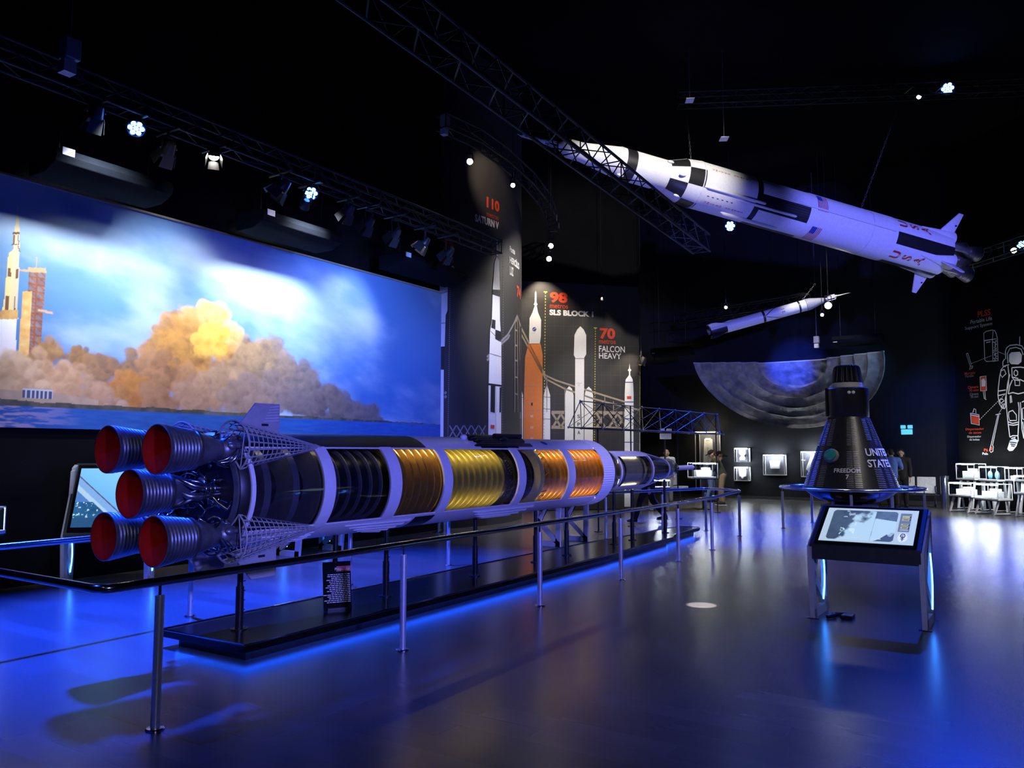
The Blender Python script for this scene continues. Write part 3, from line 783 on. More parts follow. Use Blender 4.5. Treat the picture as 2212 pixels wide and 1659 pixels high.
    for k in range(13):
        a = R(-60 + 10 * k); c, s_ = math.cos(a), math.sin(a); c2, s2 = math.cos(a + .09), math.sin(a + .09)
        b.tube([(5.44, -.42 * c, .42 * s_), (5.52, -.44 * c2, .44 * s2)], .008, 6)
    b.build('dome_struts', 'gold_ring', t)
    # ribbed collar, taper and upper stage
    b = MB().lathe([(7.03, RR), (7.39, RR)], 180, rib=lambda x, a, j: .005 * (j % 2)); b.build('ribbed_collar', 'white_satin', t, smooth=30)
    MB().lathe([(7.385, RR - .01), (7.39, RR + .002), (7.41, RR + .002), (7.415, RR - .01)], 64).build('collar_ring', 'white_satin', t, smooth=30)
    MB().lathe([(7.41, RR - .006), (8.02, .318)], 56).build('taper_window', 'smoke_acrylic', t, smooth=60)
    MB().lathe([(7.42, .3), (7.75, .26), (8.0, .16), (8.02, 0)], 40).build('third_stage_engine_bay', 'dark_tank', t, smooth=60)
    MB().lathe([(8.0, .3), (8.0, .324), (8.06, .324), (8.06, .3)], 56).build('stage_ring', 'white_satin', t, smooth=30)
    b = MB().lathe([(8.04, .318), (9.28, .318)], 30, t0=R(48), t1=R(312)); b.build('third_stage_skin', 'white_satin', t, smooth=60)
    b = MB()
    for k in range(10):
        a = R(50 + 4 * k); b.tube([(8.08, -.32 * math.cos(a), .32 * math.sin(a)), (9.2, -.32 * math.cos(a), .32 * math.sin(a))], .006, 5)
    b.build('third_stage_stringers', 'white_satin', t)
    MB().lathe([(8.06, .316), (9.28, .316)], 30, t0=R(-50), t1=R(48)).build('third_stage_window', 'window_acrylic', t, smooth=60)
    MB().lathe([(8.07, .1), (8.1, .26), (8.2, .285), (8.9, .285), (8.95, .28), (8.96, .0)], 48).build('third_stage_tank', 'khaki_tank', t, smooth=60)
    b = MB()
    for a_ in (R(50), R(-52)):
        b.add([(8.22, -.305 * math.cos(a_), .305 * math.sin(a_)), (8.9, -.305 * math.cos(a_), .305 * math.sin(a_)), (8.9, -.305 * math.cos(a_) + .012, .305 * math.sin(a_)), (8.22, -.305 * math.cos(a_) + .012, .305 * math.sin(a_))], [(0, 1, 2, 3)])
    b.build('light_strip', 'led_upper', t, smooth=0)
    b = MB()
    for x, w in ((8.07, .03), (8.2, .02), (8.93, .03), (9.1, .025)):
        b.lathe([(x, .28), (x, .306), (x + w, .306), (x + w, .28)], 48)
    b.build('third_stage_frame', 'black_paint', t, smooth=30)
    MB().lathe([(8.98, 0), (8.98, .22), (9.02, .27), (9.2, .26), (9.24, 0)], 40).build('equipment_bay', 'yellow_ring', t, smooth=50)
    MB().lathe([(9.28, .29), (9.28, .322), (9.33, .322), (9.33, .29)], 56).build('adapter_ring', 'white_satin', t, smooth=30)
    MB().lathe([(9.33, .312), (10.36, .185)], 48).build('adapter_window', 'smoke_acrylic', t, smooth=60)
    b = MB()
    for a in (R(75), R(100), R(-75), R(170)):
        b.tube([(9.33, -.314 * math.cos(a), .314 * math.sin(a)), (10.36, -.187 * math.cos(a), .187 * math.sin(a))], .008, 6)
    b.build('adapter_ribs', 'white_satin', t)
    ln = MB(); ln.box((9.75, 0, 0), (.28, .26, .26)); ln.sphere((9.95, 0, 0), (.1, .11, .11), 14, 9)
    for s_ in (-1, 1):
        for s2 in (-1, 1): ln.tube([(9.68, .1 * s_, .1 * s2), (9.5, .16 * s_, .16 * s2)], .008, 6)
    ln.build('lander_model', 'gold_ring', t, smooth=50)
    MB().lathe([(10.34, .18), (10.34, .195), (10.38, .195), (10.38, .18)], 48).build('service_ring', 'white_satin', t, smooth=30)
    MB().lathe([(10.38, .188), (10.72, .188), (10.80, .17), (10.9, .11), (10.95, .06)], 48).build('service_window', 'window_acrylic', t, smooth=60)
    MB().lathe([(10.39, .0), (10.39, .15), (10.68, .15), (10.72, .14), (10.86, .06), (10.88, 0)], 40).build('command_module', 'khaki_tank', t, smooth=40)
    b = MB()
    for k in range(6):
        a = k * PI / 3; b.cyl((10.94, .03 * math.cos(a), .03 * math.sin(a)), (11.0 + .05, .085 * math.cos(a), .085 * math.sin(a)), .018, .026, 10)
    b.lathe([(10.94, .03), (10.97, .07), (11.1, .08), (11.16, .06)], 20)
    b.build('escape_motor', 'black_paint', t, smooth=50)
    MB().lathe([(11.12, 0), (11.12, .046), (12.05, .046), (12.1, .03), (12.14, 0)], 20).build('escape_tower', 'white_satin', t, smooth=50)
    # raised cable tunnels and stringers along the skin
    b = MB()
    for k in range(5):
        a = R(-50 - 6 * k); y, z = -RR * math.cos(a), RR * math.sin(a)
        b.tube([(1.95 + .1 * k, y * 1.005, z * 1.005), (2.85 - .06 * k, y * 1.03, z * 1.03), (2.9 - .06 * k, y, z)], [.006, .013, .008], 6)
    for k in range(4):
        a = R(-50 - 7 * k); y, z = -RR * math.cos(a), RR * math.sin(a)
        b.tube([(4.0 + .1 * k, y, z), (4.1 + .1 * k, y * 1.02, z * 1.02), (5.3 - .1 * k, y * 1.03, z * 1.03), (5.34 - .1 * k, y, z)], [.008, .014, .014, .008], 6)
    for k in range(5):
        a = R(-49 - 6 * k); y, z = -RR * math.cos(a), RR * math.sin(a)
        b.tube([(.95 + .05 * k, y, z), (1.5, y * 1.015, z * 1.015), (1.6, y, z)], [.006, .012, .006], 6)
    b.build('skin_stringers', 'white_satin', t)
    b = MB()
    for k in range(9):
        a = R(52 + 5 * k); y, z = -RR * math.cos(a), RR * math.sin(a); e = (k * 37 % 10) * .02
        b.tube([(4.05 + e, y, z), (4.12 + e, y * 1.035, z * 1.035), (5.25 - e, y * 1.04, z * 1.04), (5.33 - e, y, z)], [.012, .022, .022, .01], 7)
    b.tube([(4.6, -.2, .51), (5.2, -.2, .515)], .03, 8); b.sphere((4.72, -.26, .47), (.09, .03, .03), 10, 6)
    b.build('cable_tunnel', 'black_paint', t, smooth=60)
    MB().sphere((4.02, -.16, .485), (.05, .04, .035), 14, 8).build('skin_blister', 'white_satin', t)
    b = MB(); a = R(62)
    for k in range(16):
        a0, a1 = 2 * PI * k / 16, 2 * PI * (k + 1) / 16
        P_ = lambda u, v: (5.75 + u, -(RR + .002) * math.cos(a + v / RR), (RR + .002) * math.sin(a + v / RR))
        b.add([P_(0, 0), P_(.065 * math.cos(a0), .05 * math.sin(a0)), P_(.065 * math.cos(a1), .05 * math.sin(a1))], [(0, 1, 2)])
    b.build('round_emblem', 'blue_print', t, smooth=0)
    # lattice engine fairings and fins
    for sy in (-1, 1):
        for sz in (1, -1):
            out = Vector((0, sy, sz)).normalized(); tang = Vector((0, -sz, sy)).normalized()
            e0 = Vector((.655, sy * .335, sz * .36)); e1 = Vector((1.62, sy * .33, sz * .355)); b = MB()
            RA, NL, NH = .205, 12, 16
            def P_(f, a, RA=RA, e0=e0, e1=e1, out=out, tang=tang):
                r = RA * (1 - f) + .004
                return e0.lerp(e1, f) + (out * math.cos(a) + tang * math.sin(a)) * r
            aa = [R(-105 + 210 * i / NL) for i in range(NL + 1)]
            for a in aa: b.tube([P_(0, a), P_(.93, a)], [.0065, .005], 5)
            for k in range(NH):
                f = k / NH * .95
                b.tube([P_(f, a) for a in aa], .0085 if k == 0 else .0045, 5)
            b.tube([P_(0, aa[0]), P_(0, aa[-1])], .008, 6)
            b.tube([P_(0, aa[0]), P_(0, 0)], .005, 5); b.tube([P_(0, aa[-1]), P_(0, 0)], .005, 5); b.tube([P_(.9, 0), P_(1.02, 0)], [.014, .003], 8)
            fl = b.build('engine_fairing', 'grey_paint', t, smooth=40)
            if sy > 0 and sz > 0: continue
            fo = Vector((0, 0, sz)); fm = Matrix((Vector((1, 0, 0)), fo.cross(Vector((1, 0, 0))), fo)).transposed().to_4x4(); fm.translation = Vector((0, sy * .335, sz * .36))
            fn = MB().prism([(.67, .13), (1.12, .06), (1.12, .36), (.87, .36)], .022, mat=fm).build('fin', 'grey_paint', fl, smooth=30, bevel=.004)
            b = MB()
            for sd in (-.0125, .0125):
                b.add([(.93, sd, .17), (1.0, sd, .17), (1.0, sd, .19), (.93, sd, .19)], [(0, 1, 2, 3)], mat=fm)
            b.build('fin_marking', 'black_print', fn, smooth=0)
            b = MB()
            if sz > 0:
                for k in range(6):
                    for sd in (-.014, .014):
                        b.tube([(.95 + .012 * k, sd, .21 + .024 * k), (1.11, sd, .22 + .024 * k)], .0025, 4, mat=fm)
                b.build('fin_ribs', 'white_satin', fn)
    return t
cutaway_rocket()

# ================================================================== STEEL RAILINGS
def railing(label, path, posts, h=0.87, closed=True, base_z=0.0, name='railing'):
    t = thing(name, label, 'railing', (posts[0][0], posts[0][1], 0))
    o = Vector((posts[0][0], posts[0][1], 0))
    MB().tube([Vector((x, y, h)) - o for x, y in path], 0.027, 14, closed=closed).build('handrail', 'steel', t, smooth=60)
    for (x, y) in posts:
        p = Vector((x, y, 0)) - o
        ps = MB().cyl(p, p + Vector((0, 0, h - .085)), .027, n=18).build('post', 'steel_brushed', t)
        MB().cyl(p + Vector((0, 0, h - .087)), p + Vector((0, 0, h - .02)), .0085, n=10).build('neck', 'steel', ps)
        MB().lathe([(0, 0), (0, .055), (.008, .055), (.014, .05), (.016, .03), (.016, 0)], 24, mat=Matrix.Translation(p) @ Matrix.Rotation(-PI / 2, 4, 'Y')).build('base_flange', 'steel', ps)
    return t
def rounded(path, r=0.12, n=5):
    out = []; k = len(path)
    for i in range(k):
        a, b, c = Vector(path[i - 1]), Vector(path[i]), Vector(path[(i + 1) % k])
        d0, d1 = (a - b), (c - b); q = min(r, d0.length / 3, d1.length / 3)
        p0, p1 = b + d0.normalized() * q, b + d1.normalized() * q
        for j in range(n + 1):
            f = j / n; out.append(tuple(p0 * (1 - f) ** 2 + b * 2 * f * (1 - f) + p1 * f * f))
    return out
railing('polished steel railing on posts looping round the long cutaway rocket',
        rounded([(2.58, 4.42), (11.3, 4.46), (13.2, 4.5), (15.75, 4.78), (16.25, 5.2), (16.3, 5.72), (13.64, 6.68), (11.9, 6.68), (10.4, 7.1), (2.62, 7.1)]),
        [(2.95, 4.425), (5.2, 4.435), (7.45, 4.445), (9.51, 4.455), (11.55, 4.463), (13.2, 4.5), (15.62, 4.765), (16.25, 5.66), (15.1, 6.15), (13.64, 6.69), (9.32, 7.1), (7.31, 7.1), (5.07, 7.1)])

# ================================================================== TEXT PANEL ON THE PLATFORM
def text_panel():
    b0 = gz(735, 1318, .145)
    t = thing('text_panel', 'black text panel with a red heading leaning at the platform edge', 'sign', (b0.x, b0.y + .03, .146), rz=R(-32))
    w, h = .27, .45; tl = R(12)
    def P(u, v, l=0.0): return (u, v * math.sin(tl) - l * math.cos(tl), v * math.cos(tl) + l * math.sin(tl))
    MB().add([P(*q) for q in [(-w / 2, 0, 0), (w / 2, 0, 0), (w / 2, h, 0), (-w / 2, h, 0), (-w / 2, 0, -.012), (w / 2, 0, -.012), (w / 2, h, -.012), (-w / 2, h, -.012)]],
             [(0, 1, 2, 3), (7, 6, 5, 4), (0, 4, 5, 1), (1, 5, 6, 2), (2, 6, 7, 3), (3, 7, 4, 0)]).build('board', 'black_matt', t, smooth=0)
    MB().add([P(*q) for q in [(-.005, .355, .002), (w / 2, .355, .002), (w / 2, .405, .002), (-.005, .405, .002)]], [(0, 1, 2, 3)]).build('red_heading', 'red_paint', t, smooth=0)
    b = MB(); put_text(b, 'Propulsão', .036, lambda u, v: P(u, v, .004), 0, .006, 'RIGHT', w / 2 - .012, .367)
    rnd = random.Random(3)
    for r_ in range(16):
        v = .325 - r_ * .0172; u = w / 2 - .012; end = -w / 2 + .03 + rnd.uniform(0, .06)
        while u > end:
            l = rnd.uniform(.012, .035); b.add([P(u - l, v, .004), P(u, v, .004), P(u, v + .0075, .004), P(u - l, v + .0075, .004)], [(0, 1, 2, 3)]); u -= l + .006
    b.build('lettering', 'white_print', t, smooth=0)
    MB().box((0, .02, .01), (.2, .07, .02)).build('foot', 'black_paint', t, smooth=0)
text_panel()

# ================================================================== TOUCH SCREEN KIOSKS
def kiosk_screen_a(U, V):
    c = np.full(U.shape + (3,), 0.0); c[:] = (.42, .55, .68)
    inn = (U > .07) & (U < .79) & (V > .06) & (V < .94)
    ed = np.maximum(np.maximum(.11 - U, U - .75) / .04, np.maximum(.14 - V, V - .86) / .08)
    corner = (np.maximum(.11 - U, U - .75) > 0) & (np.maximum(.14 - V, V - .86) > 0) & (np.hypot(np.maximum(.11 - U, U - .75) / .04, np.maximum(.14 - V, V - .86) / .08) > 1)
    inn &= ~corner
    n = fbm(U * 9, V * 5, 6, 41); m = fbm(U * 22, V * 11, 5, 43)
    ph = lerp3((.03, .05, .075), (.08, .13, .18), n)
    cloud = smooth01(.4, .62, n + .5 * smooth01(.28, .0, np.abs(V - (.25 + (U - .4) * 1.5)) * .55) + .3 * smooth01(.42, .56, U) * smooth01(.9, .2, V) - .25 * smooth01(.4, .25, U))
    ph = ph * (1 - cloud[..., None]) + np.array((.42, .62, .78)) * cloud[..., None]
    r2 = (U > .55) & (V > .72 - (U - .55) * .3); ph[r2] = (lerp3((.05, .08, .12), (.12, .2, .28), m))[r2]
    gd = (V < .3 + .1 * np.sin(U * 40)) & (U > .57) & (V < (.06 + .3 * smooth01(.57, .8, U))); ph[gd] = (.06, .09, .13)
    sp = (U > .2) & (U < .36) & (V > .2) & (V < .6) & (m > .60); ph[sp] = (.55, .75, .85)
    sp = (U > .16) & (U < .32) & (V > .72) & (m > .6); ph[sp] = (.3, .4, .5)
    seam = np.abs(U - (.545 + .01 * V)) < .003; ph[seam] *= .6
    for (y0, x0, x1) in ((.13, .3, .42), (.12, .56, .66)):
        ln = (np.abs(V - y0) < .008) & (U > x0) & (U < x1); ph[ln] = (.5, .65, .75)
    c[inn] = ph[inn]
    pn = (U > .815) & (U < .935) & (V > .36) & (V < .9); c[pn] = (.13, .18, .26)
    for yy in (.8, .72, .57, .48):
        bt = (U > .838) & (U < .918) & (V > yy - .03) & (V < yy + .03); c[bt] = (.42, .44, .14)
        bl = bt & (np.abs(V - yy) < .012) & (m > .45) & (U > .85) & (U < .905); c[bl] = (.12, .13, .05)
        sh = (U > .918) & (U < .928) & (V > yy - .035) & (V < yy + .02); c[sh] = (.02, .03, .05)
    tx = (U > .835) & (U < .92) & (V > .4) & (V < .42) & (m > .4); c[tx] = (.5, .55, .6)
    d = np.hypot((U - .88) / .05, (V - .2) / .13); c[d < 1] = (.62, .72, .82)
    g = np.hypot((U - .88) / .05, (V - .25) / .13); k = (np.abs(g - .42) < .1) | ((np.abs(U - .88) < .005) & (V > .1) & (V < .28)) | ((np.abs(V - .16) < .012) & (np.abs(U - .88) < .018)); c[k & (d < 1)] = (.01, .015, .03)
    return c * .95
def kiosk_screen_b(U, V):
    n = fbm(U * 7, V * 7, 5, 51); m = fbm(U * 24, V * 24, 4, 53)
    c = lerp3((.06, .36, .95), (.3, .75, 1.15), np.clip(V * .8 + U * .4, 0, 1))
    line = V - (.86 - U * .95)
    c[(line < -.0)] = (.25, .5, .95); c[line < -.14] = (.5, .75, 1.0); c[line < -.24] = (.1, .25, .7)
    c[np.abs(line) < .012] = (.12, .08, .25)
    lo = (V < .42) & (line < -.2); c[lo] = (lerp3((.01, .06, .2), (.03, .2, .45), n))[lo]
    sp = lo & (m > .63) & (U < .6); c[sp] = (.6, .9, 1.0)
    rt = (U > .68); c[rt] = (.05, .18, .4)
    pn = (U > .69) & (U < .9) & (V > .45) & (V < .75); c[pn] = (.3, .5, .9)
    d = np.hypot((U - .78) / .05, (V - .6) / .07); c[(d < 1) & (d > .7)] = (.05, .05, .2)
    c[V < .16] = (.02, .1, .25)
    return c * .85
def kiosk(label, loc, rz, Wd=1.0, dp=.66, zf=.73, zb=1.08, fas=.14, pic=None, led='led_cyan', acrylic=False):
    t = thing('touch_screen_kiosk', label, 'kiosk', loc, rz, group='white legged screen kiosks')
    X90 = Matrix.Rotation(PI / 2, 4, 'Z')
    yf, yb = -dp / 2, dp / 2; sl = (zb - zf) / dp
    MB().prism([(yf, zf - fas), (yf, zf), (yb, zb), (yb, zb - fas * .8), (yf + dp * .3, zf - fas)], Wd - .02, mat=X90).build('housing', 'dark_grey', t, smooth=0, bevel=.006)
    n = Vector((0, -sl, 1)).normalized()
    def P(u, v, l=.004):                      # u across, v up the slope
        y = yf + v * dp; return (u, y + n.y * l, zf + v * (zb - zf) + n.z * l)
    bz = MB(); e = Wd / 2 - .05
    bz.add([P(-e, .03), P(e, .03), P(e, .97), P(-e, .97)], [(0, 1, 2, 3)]); bz.build('screen_glass', 'black_gloss', t, smooth=0)
    f = (kiosk_screen_a if pic is None else pic)
    w2 = e - .035
    picture_mesh('screen', 220, 110, lambda u, v: P(-w2 + 2 * w2 * u, .1 + .82 * v, .007), f, 'screen_picture', t)
    for s_ in (-1, 1):
        x = s_ * (Wd / 2 - .012); m = Matrix.Translation((x, 0, 0)) @ X90; b = MB(); th = .045
        bf, bb = yf + .05, yb - .02
        b.prism([(yf - .005, zf - fas * .9), (yf + .1, zf - fas * .6), (bf + .1, 0), (bf, 0)], th, mat=m)
        b.prism([(yb - .09, zb - .06), (yb, zb - .02), (bb, 0), (bb - .09, 0)], th, mat=m)
        b.prism([(bf, 0), (bb, 0), (bb, .09), (bf, .09)], th, mat=m)
        zm = zf * .55
        b.prism([(bf + .06, zm - .06), (bf + .06, zm + .08), (yb - .05, zb - .08), (yb - .12, zb - .1)], th, mat=m)
        b.prism([(bf + .05, zm + .08), (bf + .05, zm - .05), (bb - .1, .06), (bb - .02, .09)], th, mat=m)
        b.prism([(yf, zf - fas), (yf, zf - .02), (yb, zb - .02), (yb, zb - fas * 1.1)], th, mat=m)
        lg = b.build('side_frame', 'kiosk_white', t, smooth=0)
        if led:
            b = MB(); q = []
            for i in range(9):
                f_ = i / 8; q.append((x + th * .5 + .006, yf + dp * (.62 + .12 * math.sin(PI * f_)), .14 + (zf - .2) * f_))
            b.tube(q, .0075, 6); b.build('light_strip', led, lg)
        b = MB(); b.box((x - s_ * .0, bf + .02, .003), (.11, .05, .006)); b.box((x, bb - .04, .003), (.11, .05, .006)); b.build('foot_plate', 'steel', lg, smooth=0)
    if acrylic:
        MB().add([P(-e - .02, .05, .09), P(e + .02, .05, .09), P(e + .02, 1.0, .09), P(-e - .02, 1.0, .09)], [(0, 1, 2, 3)]).build('cover_sheet', 'acrylic', t, smooth=0)
    return t
kiosk('dark screen kiosk on white legs in front of the black space capsule', (8.64, 1.345, 0), R(-91), Wd=1.02)
_h = R(-49); _c = gz(140, 1262) + Vector((math.cos(_h), math.sin(_h), 0)) * .5
kiosk('tall kiosk with a bright blue screen behind the rocket engines', (_c.x, _c.y, 0), _h, Wd=1.0, dp=.34, zf=.62, zb=1.5, fas=.1, pic=kiosk_screen_b, acrylic=True)
kiosk('kiosk with blue lit feet by the mural wall under the middle of the rocket', (9.25, 9.86, 0), 0.0, Wd=.95, dp=.6)
kiosk('kiosk seen from its back just behind the railing under the orange window', (12.68, 7.1, 0), PI, Wd=1.06, dp=.56, zf=.75, zb=1.1, led=None)
MB_CAB = MB().tube([(8.42, 1.72, .02), (8.5, 1.66, .03), (8.6, 1.7, .02), (8.66, 1.6, .02), (8.55, 1.52, .02), (8.45, 1.6, .03)], .02, 8).box((8.55, 1.55, .02), (.16, .1, .04)).build('cable_bundle', 'black_paint', smooth=60)
tag(MB_CAB, 'black cable bundle lying at the left foot of the front kiosk', 'cable')

# ================================================================== THE BLACK SPACE CAPSULE
mk('shingle_black', (0.02, 0.021, 0.024), 0.36, 0.25, var=0.2)
mk('ridge_grey', (0.3, 0.3, 0.31), 0.35, 0.3, var=0.15)
CPT = aD(1838, 1058, 17.2)
def capsule():
    cx, cy_ = CPT.x, CPT.y; rz = math.atan2(cy_, cx) - PI / 2
    t = thing('space_capsule', 'black ribbed bell-shaped space capsule with white lettering behind a round railing', 'spacecraft', (cx, cy_, 0), rz)
    UP = Matrix(((0, 0, -1, 0), (0, 1, 0, 0), (1, 0, 0, 0), (0, 0, 0, 1)))
    k = 17.2 / 1715
    zb = .86; zc = zb + 152 * k; zt = zc + 63 * k      # base rim, cone top, cylinder top
    r0, r1 = .965, .415
    rc = lambda z: r0 + (r1 - r0) * (z - zb) / (zc - zb)
    MB().lathe([(zb - .34, 0), (zb - .335, .18), (zb - .31, .4), (zb - .25, .62), (zb - .17, .79), (zb - .06, .92), (zb - .01, .965), (zb + .01, .975)], 64, mat=UP).build('heat_shield', 'black_gloss', t, smooth=60)
    MB().lathe([(zb, .975), (zb + .02, .975), (zb + .025, r0), (zc, r1)], 64, mat=UP).build('cabin', 'shingle_black', t, smooth=40)
    MB().lathe([(zc, r1), (zc + .01, r1 + .008), (zt - .02, r1 + .008), (zt, r1 - .02), (zt, .32)], 56, mat=UP).build('parachute_section', 'black_paint', t, smooth=40)
    b = MB(); b.box((-.42, -.05, zc + .33), (.06, .2, .62)); b.build('side_fairing', 'black_paint', t, smooth=0, bevel=.01)
    MB().lathe([(zt, .31), (zt + .11, .305), (zt + .11, .0)], 48, mat=UP).build('white_collar', 'white_satin', t, smooth=40)
    b = MB().lathe([(zt + .11, .30), (zt + .46, .245), (zt + .49, .22), (zt + .49, 0)], 90, mat=UP, rib=lambda x, a, j: (.012 if j % 3 else -.012) if .12 < x - zt < .47 else 0)
    b.build('antenna_canister', 'shingle_black', t, smooth=25)
    b = MB()
    for a in range(0, 360, 20):
        c, s_ = math.cos(R(a)), math.sin(R(a)); b.tube([(.318 * s_, -.318 * c, zt + .14), (.27 * s_, -.27 * c, zt + .43)], .006, 5)
    b.build('antenna_ribs', 'ridge_grey', t)
    def on(a, z, lift=.0):                       # a to the right of the front, radians
        r = rc(z) + lift; return Vector((r * math.sin(a), -r * math.cos(a), z))
    b = MB()
    cols = [(-78, -68), (-60, -50), (-44, -34), (-4.5, 3.5), (5.5, 14), (34, 46), (52, 62), (70, 80), (95, 110), (150, 170), (-120, -105)]
    for (a0, a1) in cols:
        z = zb + .06
        while z < zc - .05:
            gap = abs(z - (zb + .56 * (zc - zb))) < .05 or (a0 > 3 and a1 < 50 and a0 > 14 and .30 < (z - zb) / (zc - zb) < .66)
            if not gap:
                n = 4; b.tube([on(R(a0 + (a1 - a0) * i / n), z, .006) for i in range(n + 1)], .0075, 5)
            z += .036
    b.build('shingle_ridges', 'ridge_grey', t, smooth=60)
    def put(txt, size, a0, z, bold, al='LEFT', sx=1.0):
        mbt = MB(); put_text(mbt, txt, size, lambda u, v: on(a0 + u / rc(z), z + v * .95, .0175), 0, bold, al, 0, 0, sx)
        return mbt
    b = MB()
    for txt, size, a0, z, bold, al, sx in (('UNITED', .225, R(25), zb + .70, .018, 'LEFT', .92), ('STATES', .225, R(25), zb + .47, .018, 'LEFT', .92), ('FREEDOM', .125, R(-4), zb + .355, .014, 'CENTER', .95), ('7', .13, R(-4), zb + .225, .012, 'CENTER', 1.0)):
        q = put(txt, size, a0, z, bold, al, sx); b.add(q.v, q.f)
    b.build('lettering', 'white_print', t, smooth=0, solid=.002)
    # round window left of centre
    a, z = R(-29), zb + .69; c = on(a, z); sln = Vector((math.sin(a), -math.cos(a), .36)).normalized()
    fr_ = frame(c, sln, (0, 0, 1))
    wn = MB().lathe([(-.02, .155), (.03, .155), (.05, .14), (.05, .12)], 32, mat=fr_).build('porthole', 'ridge_grey', t, smooth=40)
    MB().lathe([(.0, .128), (.085, .128), (.095, .11), (.095, 0)], 32, mat=fr_).build('porthole_glass', 'teal_glass', wn, smooth=40)
    b = MB()
    for dx in (-.0, .085):
        b.sphere((.03 + dx, -(r1 + .006), zt - .12), (.036, .02, .036), 14, 8)
    b.build('small_lights', 'white_satin', t)
    st = MB()
    for kx in (-.38, .38):
        for ky in (-.38, .38):
            st.cyl((kx, ky, 0), (kx * .9, ky * .9, zb - .2), .04, n=12); st.box((kx, ky, .01), (.2, .2, .02))
    st.cyl((0, 0, .42), (0, 0, .53), .5, n=40)
    st.box((.36, -.36, .47), (.3, .2, .16)); st.box((-.5, -.25, .5), (.2, .2, .06))
    st.build('display_stand', 'kiosk_white', t, smooth=40)
capsule()
_f = Vector((-CPT.x, -CPT.y)).normalized(); _g = Vector((_f.y, -_f.x))
_pts = []
for k in range(72):
    a = 2 * PI * k / 72; q = Vector((CPT.x, CPT.y)) + (_f * math.cos(a) + _g * math.sin(a)) * 1.44; _pts.append((q.x, q.y))
_pp = []
for a in (0, 72, 144, 216, 288):
    q = Vector((CPT.x, CPT.y)) + (_f * math.cos(R(a)) + _g * math.sin(R(a))) * 1.44; _pp.append((q.x, q.y))
railing('round steel railing on five posts encircling the black space capsule', _pts, _pp, name='round_railing')

# ================================================================== HANGING WHITE MOON ROCKET
def hang_frame(tail, nose):
    x = (nose - tail).normalized(); mid = (tail + nose) / 2; f = CAM_POS - mid; f = (f - x * f.dot(x)).normalized()
    y = -f; z = x.cross(y); m = Matrix((x, y, z)).transposed().to_4x4(); m.translation = tail; return m
HT, HNn = aD(2086, 567, 19.7), aD(1117, 289, 16.6)
HL = (HNn - HT).length
HOFF = (CAM_POS - HT.lerp(HNn, .5)).normalized()
def hst(px):
    """distance along the hanging rocket's axis seen at column px of the photograph"""
    lo, hi = 0.0, 1.0
    for _ in range(40):
        mid = (lo + hi) / 2; p = HT.lerp(HNn, mid) + HOFF * (.53 if mid < .5 else .35 if mid < .75 else .2) - CAM_POS
        x = 1106 + FPX * p.dot(_R) / p.dot(_FW)
        if x > px: lo = mid
        else: hi = mid
    return lo * HL
mk('nozzle_tan', (0.3, 0.27, 0.25), 0.4, 0.4, var=0.2)
